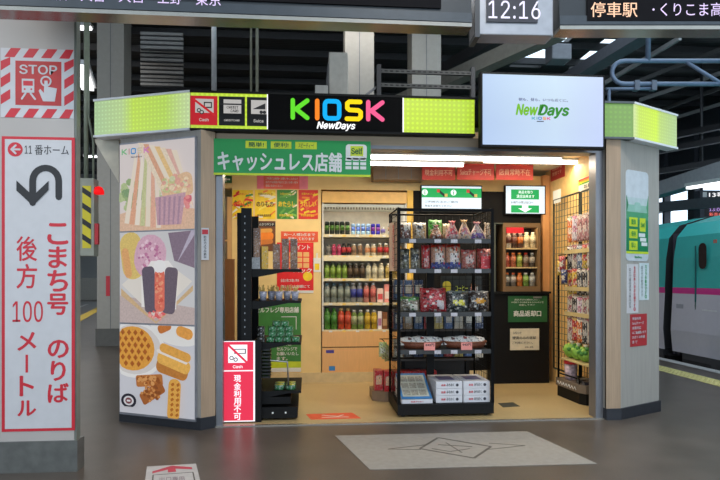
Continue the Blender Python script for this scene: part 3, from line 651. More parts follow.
# second board
P0 = CAM + FW * 3.60 + RT * ((560 - CX) / F * 3.60); P0.z = bz
t = thing('departure_board', 'dark overhead platform board at top right with orange and white characters', 'board', P0, -YAW); w = 1.6
MB().box(0, w, .01, .13, .045, .5, casem).build('housing', t); MB().box(0, w, 0, .13, .018, .04, under).build('lower_trim', t)
MB().box(0, w, 0, .012, .045, .10, M((64, 70, 76), .4, .3)).build('front_rail', t)
k = 3.6 / F; X = lambda p: (p - 560) * k; Z = lambda q_: 1.25 + (278 - q_) * k - bz
MB().box(X(587), w - .02, -.004, .009, Z(21), .49, ledm).build('display', t)
m = MB(); om = M((255, 205, 170), emit=1.0)
text(m, '停車駅', X(590.5), X(637), Z(17.5), Z(2.5), -.006, om, .01); m.build('orange_lettering', t)
m = MB(); text(m, '・', X(652), X(654), Z(11), Z(9), -.006, lm, .02); text(m, 'くりこま高原', X(660), X(735), Z(16.5), Z(3), -.006, lm, .006); m.build('white_lettering', t)
for q_ in (.25, .75): MB().box(w * q_ - .03, w * q_ + .03, .06, .12, .5, RZ - bz - .02, DARK).build('hanger', t)

# ================================================================== THINGS ABOVE THE KIOSK
def zat(p, q_, y): return onY(p, q_, y).z
RT0 = 2.762
def pipe(p, y, r_, mat, label, name='vertical_pipe', top=RZ - .02):
    x = onY(p, 60, y).x; MB().tube([(x, y, RT0), (x, y, top)], r_, mat, 10).build(name, label=label, cat='pipe')
pipe(214, 1.2, .027, M((205, 205, 205), .3, .6), 'bright steel pipe rising above the left of the kiosk roof')
pipe(251, 1.6, .013, M((120, 118, 100), .5), 'thin dull conduit left of its pair above the kiosk')
pipe(257, 1.6, .018, M((130, 128, 110), .5), 'thicker dull conduit right of its pair above the kiosk')
ya = 1.3; x0, x1, z0, z1 = rect(329, 52, 348, 98, ya)
t = thing('air_conditioner', 'grey outdoor air conditioner unit on top of the kiosk', 'air conditioner', (x0, ya, RT0))
MB().box(0, x1 - x0, 0, .7, .04, z1 - RT0, M((170, 165, 155), .5)).build('casing', t, bevel=.01)
m = MB()
for i in range(10): m.box(-.012, -.001, .08 + i * .055, .1 + i * .055, .2, z1 - RT0 - .1, GREY)
m.build('side_grille', t)
MB().box(.02, x1 - x0 - .02, .05, .65, 0, .04, DARK).build('feet', t)
x0, x1, z0, z1 = rect(315, 85, 329, 98, 1.2)
MB().box(x0, x1 - .01, 1.2, 1.5, RT0, z1, M((165, 162, 155), .5)).build('junction_box', label='small pale junction box left of the air conditioner', cat='box', bevel=.008)
yr = .7; xa_ = onY(377, 80, yr).x; xb_ = onY(474, 80, yr).x
t = thing('rail_frame', 'dark perforated rail frame standing on the kiosk roof left of the screen', 'frame', (xa_, yr, RT0)); w = xb_ - xa_
for q_ in (72, 86):
    z = zat(425, q_, yr) - RT0; m = MB(); m.box(0, w, -.0, .03, z - .018, z + .018, M((70, 70, 68), .5, .3))
    for i in range(int(w / .055)): m.box(.02 + i * .055, .05 + i * .055, -.002, 0, z - .006, z + .006, BLK)
    m.build('rail', t)
for x in (0, w - .03): MB().box(x, x + .04, -.01, .05, 0, zat(425, 66, yr) - RT0, DARK).build('post', t)
MB().tube([(-.35, .02, .1), (0.01, .02, .38)], .012, GREY).build('stay', t)
MB().tube([(-.33, .02, 0), (-.33, .02, .13)], .012, GREY).build('stay_foot', t)
# blue grey tube truss, right
yt = 1.6; bm = M((105, 122, 145), .4, .2)
Pt = lambda p, q_: tuple(onY(p, q_, yt))
t = thing('tube_truss', 'blue grey tubular truss arm with rounded end at upper right', 'truss')
arc = [Pt(760, 61), Pt(625, 61)] + [Pt(624 - 12 * math.sin(th), 72.5 - 11.5 * math.cos(th)) for th in [math.pi * i / 10 for i in range(1, 10)]] + [Pt(625, 84), Pt(760, 84)]
MB().tube(arc, .026, bm, 10).build('loop_tube', t); MB().tube([Pt(686, 62), Pt(722, 84), Pt(758, 62)], .024, bm).build('brace', t)
MB().tube([Pt(606, 89), Pt(656, 88.5)], .02, bm).build('lower_tube', t)
for p in (636, 653):
    a_ = Vector(Pt(p, 86)); MB().box(a_.x - .03, a_.x + .03, a_.y - .035, a_.y + .035, a_.z - .055, a_.z + .06, M((95, 105, 120), .4)).build('clamp', t)
a_ = Vector(Pt(648, 61)); MB().tube([(a_.x, a_.y, a_.z), (a_.x, a_.y, RZ - .02)], .03, bm).build('hanger', t)
a_ = Vector(Pt(609, 89)); MB().tube([(a_.x, a_.y, a_.z), (a_.x, a_.y, RT0)], .02, bm).build('post', t)
ys = 4.; x0, x1, z0, z1 = rect(552, 43, 572, 59, ys)
t = thing('loudspeaker', 'grey loudspeaker box hanging from the roof above the screen', 'loudspeaker', (x0, ys, z0)); MB().box(0, x1 - x0, 0, .3, 0, z1 - z0, M((120, 122, 128), .5)).build('cabinet', t, bevel=.02)
MB().tube([((x1 - x0) / 2, .15, z1 - z0), ((x1 - x0) / 2, .15, RZ - z0 - .02)], .02, DARK).build('hanger', t)
# bright fluorescent lamp far left + others
def tube_lamp(p, q, label, s=4, w=.1, name='fluorescent_lamp'):
    d = q - p; L_ = d.length; t = thing(name, label, 'lamp', p, math.atan2(d.y, d.x)); t.rotation_euler = (0, -math.asin(d.z / L_), math.atan2(d.y, d.x))
    MB().box(0, L_, -w / 2, w / 2, 0, .06, M((200, 200, 200), .4)).build('housing', t)
    MB().box(.02, L_ - .02, -w * .35, w * .35, -.04, -.001, M((250, 252, 255), emit=s)).build('diffuser', t)
    return t
tube_lamp(onZ(79, 64, 3.9), onZ(88, 88, 3.9), 'bright fluorescent lamp between the pillar and the second column', 3, .22)
tube_lamp(onX(688, 187, 7.6), onX(745, 178, 7.6), 'long fluorescent lamp above the green train roof', 3, .14)
# big pale beam/pipe above train
beam(onX(650, 193, 8.2), onX(790, 150, 8.2), .3, .28, M((150, 150, 155), .5), label='pale round beam above train')
beam(onX(650, 208, 8.6), onX(790, 196, 8.6), .2, .2, M((90, 92, 100), .5))
for (p0, q0, p1, q1, c) in ((655, 152, 780, 128, 55), (655, 172, 780, 152, 70), (655, 140, 760, 118, 40)):
    beam(onX(p0, q0, 9), onX(p1, q1, 9), .14, .12, M((c, c, c + 3), .5))
# far departure board
yb = 7.2; r = rect(700, 190.5, 745, 219, yb)
t = thing('departure_board', 'small dark hanging platform 13 board with red digits above the train', 'board', (r[0], yb, r[2])); w, h = r[1] - r[0], r[3] - r[2]
MB().box(0, w, 0, .2, 0, h, M((58, 62, 72), .5)).build('housing', t)
m = MB(); m.plate(R(w * .06, w * .15, h * .76, h * .94), -.003, .002, WHITE); text(m, '13番線', w * .2, w * .75, h * .76, h * .94, -.003, EW, .02); m.build('heading', t)
MB().box(w * .1, w * .96, -.004, -.0005, h * .08, h * .6, M((22, 18, 22), .4)).build('display', t)
m = MB()
for i, s_ in enumerate(('はやて', '13:06', '新青森')): text(m, s_, w * .2, w * .5, h * (.44 - i * .17), h * (.56 - i * .17), -.007, M((255, 120, 110) if i != 1 else (200, 160, 240), emit=1), .01)
m.build('lettering', t)
for q_ in (.1, .9): MB().tube([(w * q_, .1, h), (w * q_, .1, RZ - r[2] - .02)], .03, DARK).build('hanger', t)

# ================================================================== TRAIN
XT = 6.42
zt = lambda q_: onX(715, q_, XT).z
zp0, zp1 = zt(295), zt(288.5)
prof = [(-.0, .12), (-.03, .45), (-.0, zp0), (0, zp1), (.02, 1.55), (.07, 1.88), (.24, 2.08), (.7, 2.22), (1.6, 2.3), (2.5, 2.12), (2.95, 1.98), (3.12, 1.8), (3.2, 1.55), (3.2, .12)]
tg = M((70, 190, 185), .22, noise=.02); twh = M((205, 202, 214), .3, noise=.02); tpk = M((225, 60, 150), .3, noise=.02)
def carriage(ya, yb, label, door):
    t = thing('bullet_train_carriage', label, 'train carriage', (XT, ya, 0)); L_ = yb - ya; m = MB(); n = len(prof)
    for i in range(n - 1):
        a_, b_ = prof[i], prof[i + 1]; mt = twh if i in (0, 1, 12) else tpk if i == 2 else tg
        m.add([(a_[0], 0, a_[1]), (a_[0], L_, a_[1]), (b_[0], L_, b_[1]), (b_[0], 0, b_[1])], [(0, 1, 2, 3)], mt, i > 3)
    for y in (0, L_): m.add([(p[0], y, p[1]) for p in prof], [tuple(range(n))], DARK)
    m.add([(0, 0, .12), (0, L_, .12), (3.2, L_, .12), (3.2, 0, .12)], [(0, 1, 2, 3)], DARK)
    m.build('body', t)
    m = MB(); m.box(.06, 3.1, .15, L_ - .15, -.95, .118, M((88, 88, 92), .6))
    for i in range(int(L_ / 1.1)): m.box(.05, .06, .3 + i * 1.1, .95 + i * 1.1, -.5, .02, M((58, 58, 60), .6))
    m.build('underframe', t)
    if door:
        z = lambda p, q_: onX(p, q_, XT).z; y = lambda p: onX(p, 260, XT).y - ya
        m = MB(); yy0, yy1 = y(708.5), y(696); rim = M((110, 175, 180), .3)
        for Y in (y(725), yy1): m.box(-.012, -.001, Y - .012, Y + .012, .5, 1.72, M((25, 105, 105), .3))
        m.box(-.012, -.001, y(725), yy1, .55, .565, M((225, 225, 230), .3)); m.box(-.012, -.001, yy1 - .005, yy1 + .01, .55, .9, M((225, 225, 230), .3)); m.box(-.014, -.001, y(718), y(703), .78, .80, M((225, 225, 230), .3)); d_ = m.build('door', t)
        wz0, wz1 = z(703, 269), z(703, 243)
        pts = [(Y_, Z_) for Y_, Z_ in rr((y(707.5) + y(699.5)) / 2, (wz0 + wz1) / 2, abs(y(699.5) - y(707.5)), wz1 - wz0, 0, .45)]
        n_ = len(pts); m = MB(); m.add([(-.015, a_, b_) for a_, b_ in pts], [tuple(range(n_))], M((60, 45, 42), .1)); m.build('window', d_)
        m = MB()
        for q_ in (0, 1): m.box(-.01, -.001, y(717 - q_ * 2.0), y(716 - q_ * 2.0), z(716, 243), z(716, 239.5), M((190, 90, 70), .5))
        m.build('car_number', t)
        m = MB(); m.box(-.012, -.001, y(684), y(677), z(680, 314) , z(680, 304), M((165, 165, 178), .3)); m.build('hatch', t)
    return t
ygap = onX(672.5, 280, XT).y
carriage(-4, ygap - .0, 'nearer green and white bullet train carriage with pink stripe and door', True)
carriage(ygap + .2, 22, 'farther green bullet train carriage beyond the coupling gap', False)
t = thing('gangway', 'dark grey gangway bellows between the two green carriages', 'gangway', (XT, ygap + .003, 0))
m = MB()
for i in range(3):
    m.box(.12 + (i % 2) * .04, 3.05, .005 + i * .06, .06 + i * .06, .05, 1.95 - (i % 2) * .03, M((70, 68, 80), .6))
m.build('bellows', t); MB().box(-.02, 1.2, .01, .18, -.25, .04, BLK).build('coupler_cover', t)

# ================================================================== INTERIOR: lamps
def inner_tube(p0, p1, q_, y, label, s=5):
    a_ = onY(p0, q_, y); b_ = onY(p1, q_, y); z = a_.z
    t = thing('ceiling_lamp', label, 'lamp', (a_.x, y, z)); L_ = b_.x - a_.x
    MB().box(0, L_, -.04, .04, .02, .05, WHITE).build('housing', t); MB().tube([(.01, 0, 0), (L_ - .01, 0, 0)], .02, M((255, 250, 240), emit=s), 10).build('tube', t)
    m = MB()
    for x in (L_ * .15, L_ * .85): m.tube([(x, 0, .05), (x, 0, 2.56 - z)], .006, STEEL)
    m.build('suspension_rods', t)
    li = bpy.data.lights.new('tube_light', 'AREA'); li.shape = 'RECTANGLE'; li.size = L_; li.size_y = .12; li.energy = 11 * L_; li.color = (1, .84, .60)
    lo = bpy.data.objects.new('tube_light', li); COL.objects.link(lo); lo.parent = t; lo.location = (L_ / 2, 0, -.03)
inner_tube(370, 562, 157, .55, 'long ceiling tube lamp just inside the opening')
inner_tube(369, 464, 163.5, 1.1, 'shorter ceiling tube lamp behind the long one')
inner_tube(230, 330, 171, 1.25, 'ceiling tube lamp hidden above the green banner')
inner_tube(483, 600, 161, 1.2, 'ceiling tube lamp at the right above the black wall')

# ---- things on back wall
def sign(name, label, cat, px_, mat, y=YB, group=None, t=.004): return flat(name, label, cat, rect(*px_, y), y - .001, mat, t, group)
redl = M((190, 50, 38), .5); lt = M((235, 190, 160), .5)
for (a_, b_, s_) in ((422, 455, '現金利用不可'), (457, 494, 'Suicaチャージ不可'), (496, 533, '店員常時不在')):
    o, w, h, yf = sign('overhead_notice', 'red hanging notice reading %s above the black wall' % {'現金利用不可': 'no cash', 'Suicaチャージ不可': 'no card charging', '店員常時不在': 'no staff present'}[s_], 'notice', (a_, 164 + (0 if a_ > 430 else 1), b_, 180), redl, 1.6)
    m = MB(); text(m, s_, w * .08, w * .92, h * .28, h * .68, yf - .002, lt, .015); m.build('lettering', o)
    m = MB()
    for x in (w * .2, w * .8): m.box(x - .003, x + .003, -.003, -.001, h, 2.56 - o.location.z, STEEL)
    m.build('hanging_wires', o)
# screens
def scr(px_, label, art_fn):
    x0, x1, z0, z1 = rect(*px_, YB); t = thing('information_screen', label, 'screen', (x0, YB - .002, z0)); w, h = x1 - x0, z1 - z0
    MB().box(-.012, w + .012, -.05, 0, -.012, h + .012, BLK).build('housing', t); MB().box(0, w, -.053, -.0505, 0, h, M((225, 240, 250), emit=.95)).build('lit_screen', t)
    m = MB(); art_fn(m, w, h); m.build('screen_graphic', t)
GE = M((40, 175, 95), emit=.85); DKE = M((60, 80, 80), emit=.3); WE = M((240, 250, 250), emit=1)
def a1(m, w, h):
    m.plate(R(0, w, h * .55, h * .92), -.055, .001, GE)
    for q_ in (.05, .53): m.plate(disc(w * q_, h * .75, .035), -.0565, .001, WE); text(m, 'i', w * q_ - .006, w * q_ + .006, h * .66, h * .84, -.058, GE)
    for q_ in (.35, .85): stroke(m, [(w * (q_ - .06), h * .8), (w * (q_ + .03), h * .62)], .014, -.0565, DKE, .001); m.plate(R(w * (q_ - .1), w * (q_ - .05), h * .75, h * .88), -.057, .001, M((230, 90, 80), emit=.6)); m.plate(R(w * (q_ + .03), w * (q_ + .08), h * .58, h * .7), -.057, .001, M((230, 200, 120), emit=.7))
    text(m, 'ご利用方法のご案内', w * .05, w * .6, h * .34, h * .42, -.055, DKE); text(m, '商品をお取りください', w * .05, w * .5, h * .18, h * .26, -.055, DKE)
def a2(m, w, h):
    m.plate(R(w * .13, w * .85, h * .52, h * .88), -.055, .001, GE); m.plate(R(w * .13, w * .85, h * .03, h * .3), -.055, .001, GE)
    text(m, '商品を取り', w * .32, w * .68, h * .73, h * .84, -.057, WE, .02); text(m, '退店出来ます', w * .27, w * .73, h * .57, h * .69, -.057, WE, .02)
    m.plate([(w * .49, h * .04), (w * .67, h * .19), (w * .57, h * .19), (w * .57, h * .31), (w * .41, h * .31), (w * .41, h * .19), (w * .31, h * .19)], -.057, .001, WE)
    text(m, 'お帰りの際は出口へ', w * .13, w * .7, h * .36, h * .45, -.055, DKE)
scr((421, 187, 480, 212), 'wide lit screen with green strip on the black wall behind the rack', a1)
scr((504.5, 187, 543, 214), 'lit screen with green boxes and white down arrow on the black wall', a2)
# green and white notices low on black wall
o, w, h, yf = sign('return_notice', 'dark green notice with white characters low on the black wall', 'notice', (508, 296, 547, 322), M((28, 88, 45), .5), YB - .24)
m = MB(); text(m, '商品返却口', w * .14, w * .84, h * .22, h * .44, yf - .002, WHITE, .03)
for i in range(3): text(m, ['商品を戻される場合はこちらへ', 'お手数ですが商品をお入れいただき', 'お戻し下さい'][i], w * (.16, .08, .28)[i], w * (.8, .9, .68)[i], h * (.83 - i * .1), h * (.89 - i * .1), yf - .002, WHITE, .005)
m.build('lettering', o)
o, w, h, yf = sign('coin_notice', 'cream notice with three lines of black text below the green notice', 'notice', (510, 328.5, 539, 350), M((215, 205, 180), .5), YB - .24)
m = MB(); text(m, 'お知らせ', w * .1, w * .38, h * .74, h * .86, yf - .002, INK, .01); text(m, '硬貨のみの返却', w * .08, w * .88, h * .5, h * .64, yf - .002, INK, .02); text(m, 'ご利用ください。', w * .08, w * .78, h * .28, h * .4, yf - .002, INK, .01); text(m, '係員', w * .5, w * .8, h * .1, h * .17, yf - .002, INK); m.build('lettering', o)
# black cabinet under hot case
x0, x1 = onY(505, 300, YB - .24).x, onY(549.5, 300, YB - .24).x; zc = onY(520, 292, YB - .24).z
t = thing('return_cabinet', 'black cabinet with worktop carrying the glass bottle case', 'cabinet', (x0 - .15, YB - .235, .006)); w = x1 - x0 + .15
MB().box(0, w, 0, .21, .0, zc - .026, M((14, 13, 13), .6, spec=.2)).build('body', t); MB().box(-.02, w + .01, -.03, .21, zc - .025, zc, BLK).build('worktop', t)
MB().box(w - .2, w - .1, -.02, -.001, zc - .08, zc - .06, STEEL).build('handle', t)
# bottle case
yc = YB - .25; x0, x1, z0, z1 = rect(503, 223, 540.5, 291, yc)
zc += .006
t = thing('hot_drinks_case', 'timber framed glass case of small bottles on the black cabinet', 'display case', (x0, yc, zc)); w = x1 - x0; h = z1 - zc
fm = M((112, 86, 56), .5)
m = MB(); m.box(0, .035, 0, .23, 0, h, fm); m.box(w - .035, w, 0, .23, 0, h, fm); m.box(.035, w - .035, 0, .23, h - .05, h, fm); m.box(.035, w - .035, 0, .23, 0, .06, fm); m.box(.035, w - .035, .2, .23, .06, h - .05, M((34, 25, 19), .5)); m.build('case', t)
sh = [z_ - zc for z_ in (onY(520, 285, yc).z, onY(520, 267, yc).z, onY(520, 248, yc).z)]
for s_ in sh[1:]: MB().box(.036, w - .036, .01, .198, s_ - .015, s_, M((190, 165, 120), .4)).build('shelf', t)
MB().box(.04, w * .55, -.004, -.0005, h - .12, h - .055, RPAP).build('red_strip', t)
m = MB(); m.box(-.11, -.09, -.005, .2, 0, h * .99, M((75, 80, 70), .4)); m.box(-.11, -.001, -.005, .2, h * .985, h, M((75, 80, 70), .4)); m.build('side_glass_frame', t)
HC = (t, x0, yc, zc, w, sh)
lw = bpy.data.lights.new('case_light', 'AREA'); lw.shape = 'RECTANGLE'; lw.size = w * .8; lw.size_y = .05; lw.energy = .9; lw.color = (1, .8, .5); lo = bpy.data.objects.new('case_light', lw); COL.objects.link(lo); lo.parent = t; lo.location = (w / 2, .02, h - .055)

# ---- posters on cream partition
def splash(m, w, h, cols, seed, y, ink=None):
    g = random.Random(seed)
    for i in range(16):
        cx, cz = g.uniform(.05, .95) * w, g.uniform(.05, .95) * h; a_ = g.uniform(-.5, .9); L_ = g.uniform(.1, .3) * w
        p = rot([(-L_, -.008), (L_, -.012), (L_ * .9, .012), (-L_ * .8, .014)], cx, cz, a_); p = [(min(w, max(0, a)), min(h, max(0, b))) for a, b in p]
        m.plate(p, y - .0007 * (i + 1), .0005, cols[i % len(cols)])
def brand_poster(px_, base, cols, word, wc, label, seed):
    o, w, h, yf = sign('poster', label, 'poster', px_, base); m = MB(); splash(m, w, h, cols, seed, yf)
    m.build('picture', o); m = MB(); text(m, word, w * .08, w * .9, h * .42, h * .6, yf - .014, wc, .03); text(m, '全国のおいしさ', w * .15, w * .85, h * .82, h * .9, yf - .014, wc, .02); text(m, '新発売 期間限定', w * .12, w * .8, h * .08, h * .16, yf - .014, wc, .02); m.build('lettering', o)
w_ = M((240, 235, 215), .5); yl = M((240, 205, 30), .5); gr = M((50, 135, 45), .5); rd = M((215, 40, 30), .5); orr = M((235, 130, 30), .5)
brand_poster((232.5, 190, 253, 219), yl, [rd, gr, w_, orr], 'おいしい', rd, 'yellow poster slashed with red and green, leftmost in the upper row', 1)
brand_poster((255, 190, 275.5, 219), yl, [M((245, 225, 90), .5), w_, orr], 'のりもの', M((90, 60, 20), .5), 'yellow poster with dark lettering, second in the upper row', 2)
brand_poster((277, 190, 297, 219), gr, [M((120, 180, 70), .5), w_, M((90, 160, 60), .5)], 'あたらし', yl, 'green poster with yellow lettering, third in the upper row', 3)
brand_poster((298.5, 190, 318, 219), rd, [orr, M((225, 90, 50), .5), yl], 'うれしい', yl, 'red poster with yellow lettering, rightmost in the upper row', 4)
o, w, h, yf = sign('poster', 'brown sandwich poster below the yellow poster with dark lettering', 'poster', (255.5, 221, 275.5, 251), M((110, 62, 30), .5))
m = MB(); m.plate(rr(w * .5, h * .5, w * .8, h * .28, 0, .4), yf - .001, .001, orr); m.plate(rr(w * .5, h * .68, w * .7, h * .13, .05, .5), yf - .002, .001, M((225, 160, 70), .5)); m.plate(rr(w * .5, h * .3, w * .76, h * .16, .1, .5), yf - .002, .001, M((205, 120, 50), .5)); m.plate(R(0, w, h * .82, h * .95), yf - .002, .001, INK); m.build('picture', o)
m = MB(); text(m, 'とんかつサンド', w * .08, w * .92, h * .845, h * .925, yf - .004, WHITE, .02); m.build('lettering', o)
o, w, h, yf = sign('notice', 'orange red notice strip with two lines above the red poster', 'notice', (281, 231.5, 318, 242), M((225, 85, 45), .5))
m = MB(); text(m, 'お一人様2点まで', w * .08, w * .92, h * .56, h * .84, yf - .002, WHITE, .02); text(m, '販売しております', w * .2, w * .9, h * .16, h * .44, yf - .002, WHITE, .02); m.build('lettering', o)
o, w, h, yf = sign('poster', 'bright red poster with yellow circle behind the wall shelves', 'poster', (277, 242.5, 313.5, 293), M((222, 30, 28), .5))
m = MB(); m.plate(R(w * 0, w, 0, h * .05), yf - .001, .001, WHITE); m.plate(disc(w * .84, h * .33, w * .13), yf - .002, .001, yl)
for i in range(3):
    for j in range(3): m.plate(R(w * (.34 + i * .19), w * (.5 + i * .19), h * (.5 + j * .11), h * (.59 + j * .11)), yf - .001, .001, M((235, 180, 110), .5))
text(m, 'ポイント', w * .4, w * .9, h * .86, h * .96, yf - .002, WHITE, .03); text(m, 'パック', w * .45, w * .95, h * .4, h * .49, yf - .002, WHITE, .03); text(m, '全品お得にお買い求め', w * .1, w * .6, h * .22, h * .28, yf - .002, WHITE, .02); text(m, '詳しくは店頭にて', w * .1, w * .9, h * .1, h * .16, yf - .002, WHITE, .02); m.build('lettering', o)
o, w, h, yf = sign('poster', 'large green self checkout poster below the red poster', 'poster', (252.5, 303, 301, 372), M((62, 130, 58), .5))
m = MB(); text(m, 'セルフレジ専用店舗', w * .06, w * .95, h * .86, h * .94, yf - .002, WHITE, .04); m.plate(R(0, w, 0, h * .06), yf - .001, .001, WHITE); m.plate(R(0, w, h * .06, h * .15), yf - .001, .001, yst)
for i in range(4): text(m, ['ご精算は', 'セルフレジで', 'お願いいたし', 'ます。'][i], w * .5, w * (.8, .92, .95, .72)[i], h * (.38 - i * .07), h * (.43 - i * .07), yf - .002, WHITE, .03)
stroke(m, [(w * .6, h * .8), (w * .9, h * .8), (w * .9, h * .62)], .004, yf - .002, WHITE, .001); m.build('lettering', o)
o, w, h, yf = sign('notice', 'coral pink notice in two halves just under the green banner', 'notice', (257, 176, 308, 189), M((235, 100, 85), .5), YB)
m = MB(); m.plate(R(0, w * .13, 0, h), yf - .001, .001, M((240, 120, 140), .5)); m.plate(R(w * .83, w, 0, h), yf - .001, .001, M((240, 130, 150), .5))
for i in range(3): text(m, ['ご利用のお客様へお願い申し上げます', '店内では係員の指示に従いお買い物を', '順番にお待ちください'][i], w * .17, w * (.8, .8, .5)[i], h * (.7 - i * .28), h * (.88 - i * .28), yf - .002, WHITE, .01)
m.build('lettering', o)
o, w, h, yf = sign('price_tag', 'round white hanging tag with yellow centre left of the drinks fridge', 'tag', (313, 258, 321, 272), WHITE)
m = MB(); m.plate(R(w * .2, w * .8, h * .15, h * .6), yf - .001, .001, yl); m.plate(R(w * .4, w * .6, h, h * 1.35), yf, .002, WHITE); m.build('yellow_centre', o)
o, w, h, yf = sign('exit_sign', 'tiny green emergency exit sign on the cream bulkhead at left', 'sign', (222, 176, 232, 183), M((30, 90, 50), .5)); m = MB(); m.plate([(w * .2, h * .5), (w * .45, h * .8), (w * .45, h * .6), (w * .8, h * .6), (w * .8, h * .4), (w * .45, h * .4), (w * .45, h * .2)], yf - .001, .001, WHITE); m.build('arrow', o)
# awning-like box above fridge
x0, x1, z0, z1 = rect(373, 166, 424, 180, 1.75)
t = thing('air_curtain', 'long brownish grey air curtain box above the drinks fridge', 'air curtain', (x0, 1.75, z0)); MB().box(0, x1 - x0, 0, .2, 0, z1 - z0, M((135, 112, 88), .5)).build('casing', t, bevel=.008)
m = MB()
for i in (.25, .5, .75): m.box((x1 - x0) * i - .004, (x1 - x0) * i + .004, -.004, 0, .01, z1 - z0 - .01, GREY)
m.build('joint_lines', t)
# inner right wall: red notice & rainbow poster (facing -x)
def side_sign(name, label, cat, p, x, mat):
    a_ = onX(p[0], (p[1] + p[3]) / 2, x); b_ = onX(p[2], (p[1] + p[3]) / 2, x)
    z1 = onX((p[0] + p[2]) / 2, p[1], x).z; z0 = onX((p[0] + p[2]) / 2, p[3], x).z; w = abs(a_.y - b_.y); h = z1 - z0
    o = thing(name, label, cat, (x - .001, max(a_.y, b_.y), z0), -math.pi / 2); MB().box(0, w, -.004, -.0005, 0, h, mat).build('panel', o); return o, w, h, -.004
o, w, h, yf = side_sign('notice', 'small red notice high on the inner right wall', 'notice', (551, 161, 565, 179), XR, M((190, 45, 40), .5)); m = MB()
for i in range(2): text(m, ['店内', '禁煙です'][i], w * .15, w * .8, h * (.55 - .3 * i), h * (.75 - .3 * i), yf - .002, lt, .02)
m.build('lettering', o)
o, w, h, yf = side_sign('poster', 'rainbow striped poster high on the inner right wall', 'poster', (579, 176, 598, 191), XR, w_); m = MB()
for i, c in enumerate([(215, 50, 40), (235, 130, 30), (240, 205, 40), (80, 170, 60)]): m.plate([(0, h * (.95 - i * .1)), (w, h * (1 - i * .1)), (w, h * (.9 - i * .1)), (0, h * (.85 - i * .1))], yf - .001, .001, M(c, .5))
text(m, 'お菓子', w * .3, w * .95, h * .25, h * .5, yf - .002, INK, .03); m.build('picture', o)
o, w, h, yf = side_sign('notice', 'pale notice on the upper rear corner of the right wire grid', 'notice', (553.5, 190, 561, 203), XR - .1, WHITE)

# ================================================================== DRINKS FRIDGE
t = thing('drinks_fridge', 'open front drinks fridge with cream header and timber lower panels', 'fridge', (0, YB, .131))
fx0, fx1 = xs0 + .002, onY(406.5, 280, YB).x; B0 = .131; lf = M((232, 178, 115), .45, noise=.05, stretch=(9, 9, .6))
zt_ = onY(355, 192, YB).z - B0; zo = onY(355, 203, YB).z - B0; zb_ = onY(355, 331, YB).z - B0
m = MB(); wi = M((215, 205, 185), .5)
m.box(fx0, fx0 + .015, -.01, .62, zb_, zo, WHITE); m.box(fx1 - .015, fx1, -.01, .62, zb_, zo, WHITE); m.box(fx0 + .015, fx1 - .015, .58, .62, zb_, zo, wi); m.build('cabinet', t)
MB().box(fx0, fx1, -.02, .62, zo, zt_, M((238, 190, 110), .45)).build('header', t)
m = MB(); m.box(fx0 + .016, fx1 - .016, .02, .5, zo - .05, zo - .012, M((190, 195, 190), .4)); 
for i in range(26): m.box(fx0 + .03 + i * .034, fx0 + .045 + i * .034, .008, .02, zo - .075, zo - .05, M((110, 110, 100), .4))
m.build('air_grille', t)
zc2 = onY(355, 347, YB).z - B0
m = MB(); m.box(fx0, fx1, -.01, .6, .0, zc2 - .006, lf); m.box(fx0, fx1, 0, .6, zc2 - .006, zc2 + .006, BLK); m.box(fx0, fx1, -.01, .6, zc2 + .006, zb_ - .002, lf); m.build('lower_panels', t)
m = MB(); r = rect(326, 350, 334, 353, YB); m.plate(R(r[0], r[1], r[2] - B0, r[3] - B0), -.012, .001, M((70, 60, 150), .5)); r = rect(329, 366, 335, 370.5, YB); m.plate(R(r[0], r[1], r[2] - B0, r[3] - B0), -.012, .001, M((50, 130, 200), .5)); m.build('stickers', t)
rows = [234.3, 255.3, 278.2, 302.4, 329.5]
SH = []
for i, q_ in enumerate(rows):
    z = onY(355, q_, YB).z; SH.append(z)
    m = MB(); m.box(fx0 + .016, fx1 - .016, .0, .56, z - B0 - .018, z - B0 - .002, wi); m.box(fx0 + .016, fx1 - .016, -.008, 0, z - B0 - .035, z - B0 - .001, M((225, 210, 170), .4)); s_ = m.build('shelf', t)
    for k_ in range(6): MB().box(fx0 + .08 + k_ * .16, fx0 + .12 + k_ * .16, -.011, -.0085, z - B0 - .03, z - B0 - .008, [WHITE, M((240, 200, 90), .5)][k_ % 2]).build('price_tag', s_)
MB().box(fx0 + .016, onY(380, 258, YB).x, -.012, .05, onY(355, 261, YB).z - B0, onY(355, 257, YB).z - B0, M((228, 215, 180), .4)).build('lamp_bar', t)
fl_ = bpy.data.lights.new('fridge_light', 'AREA'); fl_.shape = 'RECTANGLE'; fl_.size = .85; fl_.size_y = .06; fl_.energy = 2.4; fl_.color = (1, .93, .8); lo = bpy.data.objects.new('fridge_light', fl_); COL.objects.link(lo); lo.parent = t; lo.location = ((fx0 + fx1) / 2, .04, zo - .09)
lo.rotation_euler = (math.radians(20), 0, 0)

